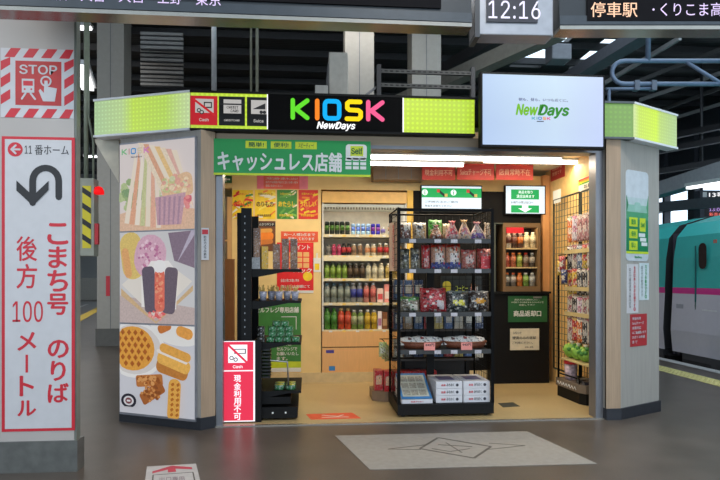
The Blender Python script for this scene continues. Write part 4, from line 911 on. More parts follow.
_PD = {}
def proto(key, fn):
    if key not in _PD: _PD[key] = fn()
    return _PD[key]
def bottle(loc, w, h, liquid, capc, labc=None, label='', group=None, band=(.3, .7), rz=0, name='drink_bottle'):
    r = w / 2; mute = lambda c: tuple(int((v * .8 + 20) * .92) for v in c)
    liquid = mute(liquid); labc = mute(labc) if labc else None
    def mk():
        b = MB().lathe([(r * .9, 0), (r, h * .03), (r, h * .70), (r * .92, h * .79), (r * .58, h * .87), (r * .5, h * .91)], M(liquid, .12, noise=.35, scale=60), 12).data()
        c = MB().lathe([(r * .6, h * .88), (r * .6, h * .99), (r * .5, h)], M(capc, .4), 10).data()
        l = MB().lathe([(r * 1.02, h * band[0]), (r * 1.02, h * band[1])], M(labc, .45, noise=.6, scale=110), 12).data() if labc else None
        return b, c, l
    b, c, l = proto(('bt', round(w, 4), round(h, 4), liquid, capc, labc, band), mk)
    o = link(name, b, None, loc, rz, label, 'bottle', group); link('cap', c, o)
    if l: link('bottle_label', l, o)
    return o
def can(loc, w, h, c1, c2, label, group=None):
    r = w / 2
    def mk():
        m = MB(); m.lathe([(r * .85, 0), (r, h * .06), (r, h * .32)], M(c1, .3, .4, noise=.6, scale=110), 12); m.lathe([(r, h * .32), (r, h * .68)], M(c2, .3, .4, noise=.3, scale=50), 12); m.lathe([(r, h * .68), (r, h * .9), (r * .85, h * .97), (r * .83, h)], M(c1, .3, .4, noise=.25, scale=50), 12)
        lid = MB().lathe([(r * .84, h * .985), (r * .84, h * 1.004), (r * .3, h * 1.0)], STEEL, 12).data(); return m.data(), lid
    b, l = proto(('can', round(w, 4), round(h, 4), c1, c2), mk); o = link('drink_can', b, None, loc, rnd.uniform(-1, 1), label, 'can', group); link('lid', l, o); return o
PXM = (YB + .06 + 5.156) / F
def frow(row, specs):
    z = SH[row] + .0; names = {}
    rn = ['top', 'second', 'third', 'fourth', 'bottom'][row]
    cnt = {}
    for s_ in specs: cnt[s_[4]] = cnt.get(s_[4], 0) + 1
    seen = {}
    for kind, p, w_, h_, desc, *cols in specs:
        i = seen.get(desc, 0); seen[desc] = i + 1
        lb = '%s on the %s fridge shelf' % (desc, rn) if cnt[desc] == 1 else '%s, %s from left on the %s fridge shelf' % (desc, ORD[i], rn)
        loc = (onY(p, rows[row], YB + .06).x, YB + .06, z); w, h = w_ * PXM, h_ * PXM; g_ = '%s on the %s fridge shelf' % (desc, rn)
        g_ = 'drinks on the %s fridge shelf' % rn
        if kind == 'can': can(loc, w, h, *cols, lb, g_)
        elif kind == 'bot': bottle(loc, w, h, *cols, label=lb, group=g_, band=(.25, .68))
        elif kind == 'box':
            m = MB().box(-w / 2, w / 2, -.03, .03, 0, h, M(cols[0], .5)); m.box(-w / 2 * .8, w / 2 * .8, -.032, -.03, h * .2, h * .6, M(cols[1], .5)); m.build('drink_carton', loc=loc, label=lb, cat='carton', group=g_)
bd = 'black and green drink can'; 
frow(0, [('can', 327 + i * 5.1, 4.8, 13, bd, (22, 32, 22), (70, 110, 40)) for i in range(5)] + [('can', 353.2 + i * 5.0, 4.2, 11, 'pale blue and silver drink can', (150, 185, 220), (90, 120, 200)) for i in range(4)] + [('can', 373 + i * 5, 4.3, 11, 'deep blue drink can', (45, 35, 160), (120, 50, 140)) for i in range(2)] + [('bot', 383, 4.5, 8, 'small white capped jar', (200, 195, 190), (235, 235, 235), (120, 100, 190))] + [('can', 390 + i * 5, 4.4, 11, 'pale drink can', (210, 205, 195), (200, 160, 130)) for i in range(3)])
frow(1, [('bot', 328.5, 5, 10.5, 'grey bottle', (150, 145, 135), (110, 110, 105), (120, 115, 110)), ('bot', 334, 4.6, 11, 'pink bottle', (220, 70, 120), (215, 90, 120), (200, 40, 90)), ('bot', 339, 4.6, 11, 'pink bottle', (220, 70, 120), (215, 90, 120), (200, 40, 90)), ('bot', 343.8, 4.8, 12, 'red bottle with black top', (30, 26, 28), (25, 22, 24), (215, 45, 50)), ('bot', 348.8, 4.8, 12, 'red bottle with black top', (30, 26, 28), (25, 22, 24), (215, 45, 50)), ('bot', 354, 5, 11.5, 'milk tea bottle with white cap', (185, 150, 110), (240, 235, 225), (150, 110, 80)), ('bot', 360, 5, 11.5, 'milk tea bottle with white cap', (185, 150, 110), (240, 235, 225), (150, 110, 80)), ('bot', 367.5, 5.4, 11.5, 'cream bottle with orange mark', (240, 225, 190), (245, 240, 230), (235, 150, 90)), ('bot', 373.6, 5.4, 11.5, 'cream bottle with orange mark', (240, 225, 190), (245, 240, 230), (235, 150, 90)), ('bot', 380, 5.4, 12.3, 'red labelled bottle', (150, 120, 90), (235, 235, 225), (215, 30, 35)), ('bot', 386, 5.4, 12.3, 'red labelled bottle', (150, 120, 90), (235, 235, 225), (215, 30, 35)), ('bot', 392.5, 5.2, 12, 'amber bottle', (200, 140, 60), (235, 225, 200), (230, 190, 100)), ('bot', 399, 5.2, 12, 'amber bottle', (200, 140, 60), (235, 225, 200), (230, 190, 100))])
frow(2, [('bot', 327 + i * 5.9, 5.2, 15.2, 'green tea bottle', (110, 150, 40), (120, 130, 90), (150, 185, 60)) for i in range(4)] + [('bot', 350 + i * 6.1, 5.4, 15, 'dark coffee bottle with pale cap', (35, 25, 20), (200, 190, 170), (90, 65, 40)) for i in range(3)] + [('bot', 368.5 + i * 6.3, 5.6, 15, 'pale cream milk bottle', (225, 215, 175), (225, 215, 185), (235, 225, 190)) for i in range(3)] + [('bot', 388 + i * 6.3, 5.6, 15, 'yellow tea bottle', (200, 170, 90), (235, 225, 200), (215, 180, 80)) for i in range(3)])
frow(3, [('bot', 327 + i * 6.8, 5.9, 19, 'clear water bottle with teal cap', (135, 145, 140), (110, 140, 150), (150, 160, 145)) for i in range(4)] + [('bot', 353.4 + i * 6.3, 5.9, 19.5, 'clear water bottle with blue label', (150, 150, 150), (235, 235, 235), (40, 50, 160)) for i in range(2)] + [('bot', 366.3 + i * 6.8, 5.9, 19.5, 'pink drink bottle', (220, 140, 125), (235, 235, 230), (225, 100, 95)) for i in range(2)] + [('box', 380, 6, 14, 'white and red pack', (230, 200, 190), (215, 80, 80)), ('box', 387, 6, 18, 'pink pack', (235, 150, 140), (240, 220, 210)), ('bot', 394.5, 5.9, 19, 'brown tea bottle', (150, 90, 50), (230, 225, 215), (190, 130, 70)), ('bot', 401, 5.9, 19, 'brown tea bottle', (150, 90, 50), (230, 225, 215), (190, 130, 70))])
frow(4, [('bot', 327.3 + i * 6.8, 6.2, 21, 'green labelled juice bottle', (70, 140, 40), (80, 150, 50), (60, 140, 40)) for i in range(2)] + [('bot', 341 + i * 6.9, 6.3, 21.2, 'orange red juice bottle', (225, 70, 30), (225, 195, 130), (230, 75, 45)) for i in range(2)] + [('bot', 354 + i * 6.6, 6, 19.3, 'white and green tea bottle', (120, 150, 60), (240, 235, 225), (185, 195, 140)) for i in range(2)] + [('bot', 367.5 + i * 6.6, 6, 19.3, 'yellow lemon drink bottle', (220, 180, 30), (240, 235, 225), (235, 190, 40)) for i in range(2)] + [('box', 379.5, 4, 18, 'white slim pack', (235, 225, 225), (180, 120, 150)), ('box', 384.5, 5, 17, 'brown slim pack', (130, 80, 45), (190, 150, 110)), ('bot', 392, 6, 19.5, 'red tea bottle', (190, 60, 40), (240, 235, 225), (220, 120, 90)), ('bot', 399, 6, 19.5, 'red tea bottle', (190, 60, 40), (240, 235, 225), (220, 120, 90))])

# ---- bottles in hot case
t_, x0, yc, zc, w, sh = HC
def hrow(k_, items, h_):
    zz = [zc + .061, zc + sh[1], zc + sh[2]][k_] + .0005; rn = ['bottom', 'middle', 'top'][k_]
    for i, (f_, wd_, liq, cp, lb_, desc) in enumerate(items):
        bottle((x0 + f_ * w, yc + .08, zz), wd_, h_, liq, cp, lb_, label='%s, %s from left, %s shelf of the timber case' % (desc, ORD[i], rn), group='bottles on the %s shelf of the timber framed case' % rn)
hrow(2, [(.2, .07, (190, 180, 160), (220, 215, 200), (90, 40, 30), 'white and brown bottle'), (.36, .07, (60, 35, 25), (225, 220, 200), (110, 50, 30), 'dark bottle'), (.52, .07, (70, 40, 30), (225, 220, 200), (235, 120, 40), 'dark bottle with orange label'), (.69, .075, (215, 195, 150), (225, 215, 190), (225, 205, 160), 'milky bottle'), (.86, .075, (215, 195, 150), (225, 215, 190), (225, 205, 160), 'milky bottle')], .19)
hrow(1, [(.16 + i * .17, .068, *c) for i, c in enumerate([((190, 80, 60), (230, 120, 40), (200, 90, 70), 'pink bottle with orange cap'), ((180, 90, 60), (230, 120, 40), (210, 110, 70), 'brown bottle with orange cap'), ((150, 160, 60), (230, 150, 60), (170, 190, 80), 'green bottle with orange cap'), ((120, 80, 60), (220, 60, 40), (150, 130, 110), 'dark bottle with red cap'), ((70, 60, 50), (220, 220, 210), (190, 180, 160), 'dark bottle with white cap')])], .17)
hrow(0, [(.16 + i * .17, .07, *c) for i, c in enumerate([((90, 90, 80), (230, 120, 40), (190, 190, 180), 'grey bottle with orange cap'), ((110, 100, 90), (220, 100, 60), (200, 190, 180), 'grey bottle with coral cap'), ((210, 110, 40), (230, 120, 40), (220, 120, 50), 'orange bottle with orange cap'), ((110, 150, 60), (230, 230, 220), (150, 190, 80), 'green bottle with white cap'), ((150, 150, 140), (230, 230, 220), (200, 200, 190), 'pale bottle with white cap')])], .16)

# ================================================================== SNACK PACKS
def bagmesh(w, h, th, fn, neck=0):
    """pillow pack: fn(u,v)->material for u,v in 0..1 ; neck>0 gathers the top"""
    nx, nz = 10, 12; m = MB(); V = {}; vs = []
    g = random.Random(int(w * 1e4 + h * 1e3))
    for sd in (-1, 1):
        for j in range(nz + 1):
            for i in range(nx + 1):
                u, v = i / nx, j / nz; a_ = (1 - abs(2 * u - 1) ** 2.6) * (1 - abs(2 * v - 1) ** 3.5)
                ww = 1.0
                if neck and v > .2: ww = 1 - neck * min(1, (v - .2) / .6) ** 1.1 if v < .84 else 1 - neck * (1 - (v - .84) * 2.2)
                y = sd * (th / 2 * max(0, a_) * (ww if neck else 1) + .0012) + (g.uniform(-.005, .005) * min(1, th * 15) if 0 < i < nx and 0 < j < nz else 0)
                V[sd, i, j] = len(vs); vs.append(((u - .5) * w * ww * (1 - .06 * a_), y, v * h * (1 - .04 * (v > .9) * abs(math.sin(u * 7 + w * 90)))))
    base = len(m.v); m.v += vs
    for sd in (-1, 1):
        for j in range(nz):
            for i in range(nx):
                f = [V[sd, i, j], V[sd, i + 1, j], V[sd, i + 1, j + 1], V[sd, i, j + 1]]
                if sd > 0: f = f[::-1]
                m.f.append(f); m.mi.append(m.m(fn((i + .5) / nx, (j + .5) / nz))); m.sm.append(True)
    for j in range(nz):
        for i in (0, nx):
            f = [V[-1, i, j], V[-1, i, j + 1], V[1, i, j + 1], V[1, i, j]]; m.f.append(f if i == 0 else f[::-1]); m.mi.append(0); m.sm.append(False)
    for i in range(nx):
        m.f.append([V[-1, i, 0], V[1, i, 0], V[1, i + 1, 0], V[-1, i + 1, 0]]); m.mi.append(0); m.sm.append(False)
        m.f.append([V[-1, i, nz], V[-1, i + 1, nz], V[1, i + 1, nz], V[1, i, nz]]); m.mi.append(0); m.sm.append(False)
    return m.data()
def P_(c, e=.35):
    """glossy printed film: the colour broken by darker and paler print"""
    k = ('print', c)
    if k in _M: return _M[k]
    m = M(c, .32, noise=.0801 + sum(c) * 1e-7, scale=55); n = m.node_tree.nodes; cr = [x for x in n if x.type == 'VALTORGB'][0].color_ramp; l = lin(c)
    nz = [x for x in n if x.type == 'TEX_NOISE'][0]; nz.inputs['Detail'].default_value = 5; nz.inputs['Roughness'].default_value = .7
    g = sum(l) / 3
    for p, f in ((.38, lambda v: v * .3), (.44, lambda v: v * .95), (.51, lambda v: v), (.55, lambda v: v * .5), (.60, lambda v: .5 * v + .35)):
        e_ = cr.elements.new(p); e_.color = (*[f(v) for v in l], 1)
    cr.elements[0].color = (*[v * .3 for v in l], 1); cr.elements[-1].color = (*[.5 * v + .25 for v in l], 1)
    _M[k] = m; return m
def pat(top, body, patch=None, bot=None, tl=.8, pl=(.2, .8, .25, .6)):
    T, Bd, Pc, Bo = P_(top), P_(body), P_(patch) if patch else None, P_(bot) if bot else None
    Wt, Dk_ = P_((225, 218, 205)), P_(tuple(int(c * .45) for c in body)); sd = int(sum(body) + sum(top) * 3)
    def f(u, v):
        k = (int(u * 10) * 7919 + int(v * 12) * 104729 + sd * 31) % 23
        if v < .93 and .08 < u < .92:
            if k in (3, 11): return Wt
            if k in (5, 17, 20): return Dk_
            if k == 8: return T
        if v > tl + .05 * math.sin(u * 9): return T
        if Bo and v < .22: return Bo
        if Pc and pl[0] < u < pl[1] and pl[2] < v < pl[3]: return Pc
        return Bd
    return f
def snack(p0, p1, q0, q1, y, desc, fn, z=None, th=.07, neck=0, name='snack_bag', cat='snack', group=None, tilt=-.12):
    x0, x1, z0, z1 = rect(p0, q0, p1, q1, y); z0 = z if z is not None else z0
    d = bagmesh((x1 - x0) * (1.3 if neck else 1.04), z1 - z0, th * (1.4 if neck else 1.25), fn, neck); o = link(name, d, None, ((x0 + x1) / 2, y, z0), 0, desc, cat, group); o.rotation_euler = (tilt, 0, 0); return o

# ================================================================== FRONT WIRE RACK
gY0 = onZ(447, 417.5).y; rx0, rx1 = onY(397.6, 300, gY0).x, onY(494, 300, gY0).x; RD = .62; gH = onY(447, 208, gY0).z
t = thing('wire_display_rack', 'tall black wire rack of snacks standing in the middle of the opening', 'display rack', (rx0, gY0, .007)); w = rx1 - rx0
MB().box(0, w, 0, RD, .02, .115, BLK).build('base', t, bevel=.004)
for x in (.06, w - .06):
    for y in (.06, RD - .06): MB().lathe([(.02, 0), (.02, .019)], DARK, 8, c=(x, y, 0)).build('foot', t)
bar = M((9, 9, 10), .55, spec=.12); 
SQ = [239.5, 269.5, 313, 350.5]; ZS = [onY(447, q_, gY0).z for q_ in SQ]
def wire_panel(name, parent, p, q, z0, z1, nu, nv, r=.0022, frame=.009, mat=bar):
    """grid of wires between points p,q (x,y) from z0 to z1"""
    m = MB(); p = Vector((*p, 0)); q = Vector((*q, 0))
    def bx_(a_, b_, r_): m.tube([a_, b_], r_, mat, 4)
    for i in range(nu + 1):
        c = p.lerp(q, i / nu); bx_((c.x, c.y, z0), (c.x, c.y, z1), frame if i in (0, nu) else r)
    for j in range(nv + 1):
        z = z0 + (z1 - z0) * j / nv; bx_((p.x, p.y, z), (q.x, q.y, z), frame if j in (0, nv) else r)
    return m.build(name, parent)
Ht = gH - .007
for x in (.012, w - .012): wire_panel('side_grid', t, (x, .03), (x, RD - .02), .116, Ht, 7, 30)
wire_panel('back_grid', t, (.03, RD - .02), (w - .03, RD - .02), .45, Ht, 12, 20)
for x in (.012, w - .012): MB().box(x - .014, x + .014, -.0, .026, .116, Ht, bar).build('upright', t)
MB().box(.026, w - .026, 0, .022, Ht - .03, Ht - .005, bar).build('top_rail', t)
MB().box(w * .42, w * .5, RD - .1, RD - .06, .116, Ht * .95, BLK).build('centre_post', t)
for q_, z in zip(SQ, ZS):
    z -= .007; d_ = .36 if q_ < 300 else .42
    m = MB(); m.box(.028, w - .028, .03, d_, z - .012, z, M((48, 48, 50), .4, .3)); s_ = m.build('shelf', t)
    MB().box(.02, w - .02, .006, .028, z - .032, z + .008, M((50, 50, 50), .5)).build('shelf_edge', s_)
    for f_ in (.12, .38, .55, .8): MB().box(w * f_, w * f_ + .06, .001, .005, z - .03, z + .002, M((185, 180, 185), .4, noise=.2, scale=90)).build('price_tag', s_)
r = rect(388.5, 222, 398, 271, gY0 + .3)
o = thing('vertical_notice', 'long pale pink vertical notice on the left side of the wire rack', 'notice', (rx0 - .015, gY0 + .42, r[2]), -math.pi / 2 + .35)
w2, h2 = .17, r[3] - r[2]; MB().box(0, w2, -.004, -.0005, 0, h2, M((225, 190, 165), .5)).build('panel', o); m = MB(); vtext(m, '商品のお取り扱いについて', w2 * .5, w2 * .45, h2 * .95, h2 * .05, -.006, RPAP); m.build('lettering', o)
yS = gY0 + .14
# row one
z1_ = ZS[0] + .004
RK = 'packs on the top rack shelf'
snack(400, 411, 222, 239, yS, 'brown and clear snack pack, leftmost on the top rack shelf', pat((210, 205, 195), (120, 70, 50), (225, 210, 190), pl=(.3, .9, .5, .8)), z1_, group=RK)
snack(413, 426, 222, 239, yS, 'kraft brown pack with dark face print, second on the top rack shelf', pat((225, 220, 210), (185, 150, 110), (40, 36, 40), pl=(.3, .7, .55, .85)), z1_, group=RK)
snack(429, 442, 219, 234, yS + .12, 'green pack leaning at the back of the top rack shelf', pat((70, 160, 50), (80, 170, 60), (200, 220, 170), pl=(.2, .9, .4, .6)), z1_, group=RK)
snack(431, 442, 224, 239, yS - .02, 'small brown gathered pouch before the green pack', pat((150, 70, 60), (140, 80, 50), (200, 150, 120)), z1_, neck=.75, group=RK)
snack(443, 450, 223, 239, yS + .06, 'beige pouch beside the red gathered pouch on the top shelf', pat((220, 200, 160), (205, 175, 130)), z1_, group=RK)
snack(447, 458, 220, 239, yS, 'red and white gathered pouch on the top rack shelf', pat((205, 60, 70), (215, 160, 150), (200, 60, 70)), z1_, neck=.7, group=RK)
snack(459, 470, 219, 239, yS, 'yellow and pink gathered pouch on the top rack shelf', pat((225, 160, 80), (225, 180, 150), (200, 120, 130)), z1_, neck=.72, group=RK)
snack(471, 484, 221, 239, yS, 'pale gathered pouch with purple label, right on the top rack shelf', pat((205, 120, 120), (220, 190, 180), (120, 80, 150), pl=(.1, .9, .05, .3)), z1_, neck=.78, group=RK)
snack(484, 491, 222, 238, yS + .1, 'slim clear pouch at the right end of the top rack shelf', pat((200, 180, 160), (190, 160, 130)), z1_, neck=.5, group=RK)
z2_ = ZS[1] + .004; RK = 'packs on the second rack shelf'
snack(400, 409.5, 248, 269, yS, 'clear pack with black and yellow print, left end of the second rack shelf', pat((60, 60, 50), (130, 125, 100), (25, 25, 22), pl=(.1, .9, .45, .7)), z2_, group=RK)
snack(410.5, 420, 247, 269, yS, 'clear and black pack beside the red slim pack, second rack shelf', pat((90, 85, 70), (140, 130, 105), (22, 22, 22), pl=(.1, .9, .45, .7)), z2_, group=RK)
snack(422, 430, 244, 268, yS, 'slim glossy red packet on the second rack shelf', pat((205, 30, 35), (200, 40, 40), (220, 150, 140), pl=(.2, .8, .1, .45)), z2_, group=RK)
for i, p in enumerate((431.5, 446.5)):
    snack(p, p + 14, 243, 269, yS, 'red topped clear snack bag with blue foot, %s of two, second rack shelf' % ('left' if i == 0 else 'right'), pat((225, 60, 35), (215, 165, 135), (235, 215, 205), (80, 90, 160), .78), z2_, th=.1, group=RK)
snack(462, 476, 249, 268, yS, 'coral red snack bag right of the red topped bags', pat((215, 80, 75), (200, 120, 105), (225, 185, 170), tl=.85), z2_, th=.09, group=RK)
snack(477.5, 491, 248, 268, yS + .05, 'coral red snack bag at the right end of the second rack shelf', pat((215, 70, 65), (205, 100, 90), (225, 185, 170), tl=.85), z2_, th=.09, group=RK)
r = rect(481, 254, 493, 267, gY0 + .05); m = MB().box(r[0], r[1], 0, .03, 0, r[3] - r[2], P_((205, 30, 35))); m.box(r[0] + .03, r[1] - .03, -.002, 0, .03, .09, M((160, 20, 30), .5)); m.build('snack_box', loc=(0, gY0 + .04, z2_), label='small red box in front at right end of second rack shelf', cat='box', group=RK)
z3_ = ZS[2] + .004; RK = 'packs on the third rack shelf'
snack(399.5, 419, 296, 312, yS, 'green and clear snack bag at the left of the third rack shelf', pat((45, 130, 50), (120, 110, 90), (210, 205, 190), tl=.68, pl=(.5, .95, .05, .4)), z3_, th=.1, group=RK, tilt=-.2)
snack(421, 446, 287, 312, yS, 'large red snack bag with dark and white letters on the third rack shelf', pat((185, 30, 45), (180, 45, 50), (205, 195, 195), tl=.9, pl=(.55, .9, .05, .4)), z3_, th=.12, group=RK, tilt=-.2)
snack(448, 468, 290, 312, yS, 'black pouch with yellow blotch on the third rack shelf', pat((110, 125, 125), (48, 52, 50), (215, 205, 60), tl=.86, pl=(.2, .8, .25, .5)), z3_, th=.1, group=RK, tilt=-.2)
snack(469.5, 489, 290, 312, yS, 'dark brown pouch with orange blotch at right of the third rack shelf', pat((120, 125, 130), (55, 36, 26), (215, 150, 30), tl=.86, pl=(.2, .85, .3, .6)), z3_, th=.1, group=RK, tilt=-.2)
# baskets
wick = M((112, 58, 34), .6, noise=.4, scale=80, bump=.6); z4_ = ZS[3] + .004
for i, (p0, p1) in enumerate(((402, 444), (445, 488))):
    x0, x1, a_, b_ = rect(p0, 340, p1, 349, yS); L_ = (x1 - x0) / 2
    t2 = thing('wicker_basket', 'shallow brown wicker basket on the %s of the lowest rack shelf' % ('left' if i == 0 else 'right'), 'basket', ((x0 + x1) / 2, yS + .05, z4_), 0, 'wicker baskets on the lowest rack shelf')
    m = MB(); prof_ = [(.84, 0), (1, .055), (.96, .055), (.8, .008)]
    m.lathe([(r_ * L_, z) for r_, z in prof_], wick, 28, sy=.55 / 1); m.build('bowl', t2)
    m = MB(); m.tube([(L_ * .99 * math.cos(a), L_ * .545 * math.sin(a), .058) for a in [6.283 * k / 28 for k in range(28)]], .006, M((135, 75, 42), .6, noise=.3, scale=60), 6, True); m.build('rim', t2)
    r = rect(424 if i == 0 else 461, 343, 435 if i == 0 else 472, 350.5, gY0); m = MB(); m.box(r[0] - (x0 + x1) / 2, r[1] - (x0 + x1) / 2, -.195, -.192, 0, r[3] - r[2], M((225, 140, 130), .5)); text(m, '440円', r[0] - (x0 + x1) / 2 + .01, r[1] - (x0 + x1) / 2 - .01, .035, .06, -.1955, INK, .03); m.build('price_card', t2)
    for k_ in range(3):
        o = link('pastry_pack', bagmesh(.17, .11, .06, pat((225, 225, 225), (228, 226, 222), [(120, 60, 50), (170, 40, 40), (200, 200, 205)][k_], tl=.85, pl=(.35, .65, .3, .6))), None, ((x0 + x1) / 2 + (k_ - 1) * .115, yS + .02 + .012 * k_, z4_ + .03 + .006 * (k_ % 2)), 0, 'white wrapped pastry, %s from left in the %s wicker basket' % (ORD[k_], 'left' if i == 0 else 'right'), 'pastry', 'wrapped pastries in the wicker baskets'); o.rotation_euler = (-1.0, .04 * k_, 0)
# boxes on base
zb0 = .007 + .115 + .002
bxm = M((212, 210, 214), .45, noise=.04)
for c, (p0, p1) in enumerate(((436, 462.5), (463.5, 490))):
    x0, x1, _, _ = rect(p0, 385, p1, 400, gY0 + .04)
    for k_ in range(3):
        hh = .062; w3 = x1 - x0
        o = thing('gift_box', 'white sweets box, %s of the %s stack on the rack base' % (['bottom', 'middle', 'top'][k_], ['left', 'right'][c]), 'box', (x0, gY0 + .04, zb0 + k_ * (hh + .002)), 0, 'white sweets boxes on the rack base')
        MB().box(0, w3, 0, .4, 0, hh, bxm).build('carton', o, bevel=.002)
        m = MB(); text(m, '銘菓', w3 * .2, w3 * .36, hh * .35, hh * .65, -.002, RPAP, .03); text(m, 'みちのく', w3 * .4, w3 * .68, hh * .3, hh * .75, -.002, INK, .03); m.plate(disc(w3 * .8, hh * .5, .013), -.002, .001, M((60, 60, 70), .5))
        m.box(w3 * .2, w3 * .8, .1, .3, hh + .0005, hh + .0015, M((120, 110, 140), .5)) if k_ == 2 else None
        m.build('print', o)
x0, x1, _, _ = rect(400, 385, 431, 400, gY0 + .03); w3 = x1 - x0
o = thing('open_gift_box', 'open display box with blue border tilted at the left of the rack base', 'box', (x0 + .015, gY0 + .03, zb0)); MB().box(0, w3, 0, .42, 0, .035, bxm).build('carton', o)
m = MB(); b1 = M((60, 120, 175), .5); sl = lambda x, yy: (x, .01 + yy * .38, .04 + yy * .17)
def slab(x0, x1, a, b, dz, mat): 
    m.add([sl(x0, a), sl(x1, a), sl(x1, b), sl(x0, b)], [(0, 1, 2, 3)], mat); n = len(m.v)
    for k_ in range(4): m.v[n - 1 - k_] = (m.v[n - 1 - k_][0], m.v[n - 1 - k_][1], m.v[n - 1 - k_][2] + dz)
slab(0, w3, 0, 1, 0, b1); slab(.02, w3 - .02, .08, .92, .002, M((190, 190, 175), .5))
for i in range(3):
    for j in range(3): slab(.03 + i * (w3 - .06) / 3, .02 + (i + 1) * (w3 - .06) / 3, .12 + j * .26, .33 + j * .26, .004, P_((165, 160, 145)))
m.add([sl(0, 1), sl(w3, 1), (w3, .4, .035), (0, .4, .035)], [(0, 1, 2, 3)], bxm); m.add([(0, .01, .035), sl(0, 0), sl(0, 1), (0, .4, .035)], [(0, 1, 2, 3)], bxm); m.build('raised_tray', o)
m = MB(); text(m, '銘菓みちのく', w3 * .3, w3 * .7, .01, .024, -.002, RPAP, .02); m.build('print', o)

# ================================================================== SECOND LOW GONDOLA BEHIND
p1_, p2_ = onZ(372, 396), onZ(388, 403)
t = thing('low_gondola', 'low display gondola behind the wire rack with red packs on its base', 'display gondola', (p1_.x, p1_.y, .007))
gx = rx1 - p1_.x + .1; base = [(0, 0), (p2_.x - p1_.x, p2_.y - p1_.y), (p2_.x - p1_.x + .1, p2_.y - p1_.y + .02), (gx, .0), (gx, .5), (.0, .5)]
base = [(0, 0), (.16, -.24), (gx, -.24 + .0), (gx, .35), (0, .35)]
gb = [(0, .08), (.12, 0), (gx, 0), (gx, .35), (0, .35)]
t.location.y = gY0 + RD + .06; t.location.x = onY(373, 396, gY0 + RD + .06).x
MB().prism(gb, 0, .1, M((128, 104, 82), .5)).build('base', t)
for x in (.35, gx - .05): MB().box(x - .02, x + .02, .3, .34, .1, 1.3, BLK).build('upright', t)
MB().box(.33, gx - .03, .335, .35, .1, 1.05, M((36, 32, 30), .6)).build('back_panel', t)
GX, GYY = t.location.x, t.location.y
for z in (.42, .72, 1.02):
    s_ = MB().box(.2, gx, .05, .33, z - .02, z, M((60, 52, 46), .5)).build('shelf', t)
m = MB()
hdr = thing('header_board', 'black board with yellow and green print behind the rack shelves', 'sign', (onY(441, 280, GYY + .04).x, GYY + .04, 1.031)); r = rect(441, 270, 482, 290, GYY + .04); w = r[1] - r[0]; h = .24
MB().box(0, w, 0, .01, 0, h, M((28, 32, 24), .5)).build('panel', hdr); m = MB(); m.plate(rr(w * .14, h * .55, w * .2, h * .45, 0, .4), -.002, .001, M((220, 200, 50), .5)); text(m, 'コーヒー', w * .35, w * .65, h * .35, h * .6, -.002, M((210, 220, 80), .5), .02); text(m, '各種', w * .7, w * .9, h * .35, h * .55, -.002, WHITE, .01); m.build('lettering', hdr)
bottle((onY(474, 280, GYY + .0).x, GYY + .2 - .17, 1.028), .05, .2, (205, 150, 110), (230, 220, 200), (225, 140, 120), label='pinkish bottle standing before the black board behind the rack', band=(.2, .7))
cols_ = [(60, 90, 130), (70, 100, 150), (40, 60, 100), (185, 60, 60), (200, 190, 170), (150, 120, 80), (190, 170, 90), (60, 60, 60)]
def pack(loc, w, h, d, c, label, group, c2=None, name='snack_box', cat='box', rz=0):
    def mk():
        m = MB().box(-w / 2, w / 2, 0, d, 0, h, P_(c, .2))
        if c2: m.box(-w * .35, w * .35, -.002, 0, h * .3, h * .75, P_(c2))
        return m.data()
    return link(name, proto(('pk', round(w, 3), round(h, 3), round(d, 3), c, c2), mk), None, loc, rz, label, cat, group)
CN = {(60, 90, 130): 'blue', (70, 100, 150): 'light blue', (40, 60, 100): 'navy', (185, 60, 60): 'red', (200, 190, 170): 'cream', (150, 120, 80): 'tan', (190, 170, 90): 'mustard', (60, 60, 60): 'dark grey'}
for s_, (z, n, hh) in enumerate(((1.029, 3, .2), (.729, 9, .2), (.429, 9, .19))):
    for i in range(n):
        c = cols_[(i * 3 + s_ * 2) % 8] if s_ else cols_[i]
        pack((GX + .27 + i * .105, GYY + .1, z), .09, hh, .08, c, '%s carton, %s from left on the %s shelf behind the wire rack' % (CN[c], ORD[i], ['upper', 'middle', 'lower'][s_]), 'cartons on the gondola behind the wire rack', (210, 205, 190))
for i in range(7):
    pack((GX + .07 + i * .09 + (.0 if i < 6 else 0), GYY + (.09 if i == 0 else .02), .1075), .082, .2, .16, (200, 35, 40), 'red snack carton with pale base, %s from left on the low gondola base' % ORD[i], 'red cartons on the low gondola base', (235, 190, 150))
for i in range(3):
    p = onY(378 + i * 3, 350, GYY - .02); o = link('snack_bag', bagmesh(.085, .15, .04, pat((190, 205, 120), (205, 205, 130), (235, 230, 200), tl=.8)), None, (GX + .1 + i * .03, GYY + .01 + i * .05, .46 - i * .03), .3 + .2 * i, 'pale green hanging snack bag, %s from front at the left end of the low gondola' % ORD[i], 'snack', 'hanging pale green bags on the low gondola')
MB().tube([(.08, .12, .62), (.3, .12, .62), (.36, .3, .62)], .004, bar).build('hook', t)
MB().tube([(.11, -.02, .61), (.11, .16, .61)], .004, bar).build('hook', t)

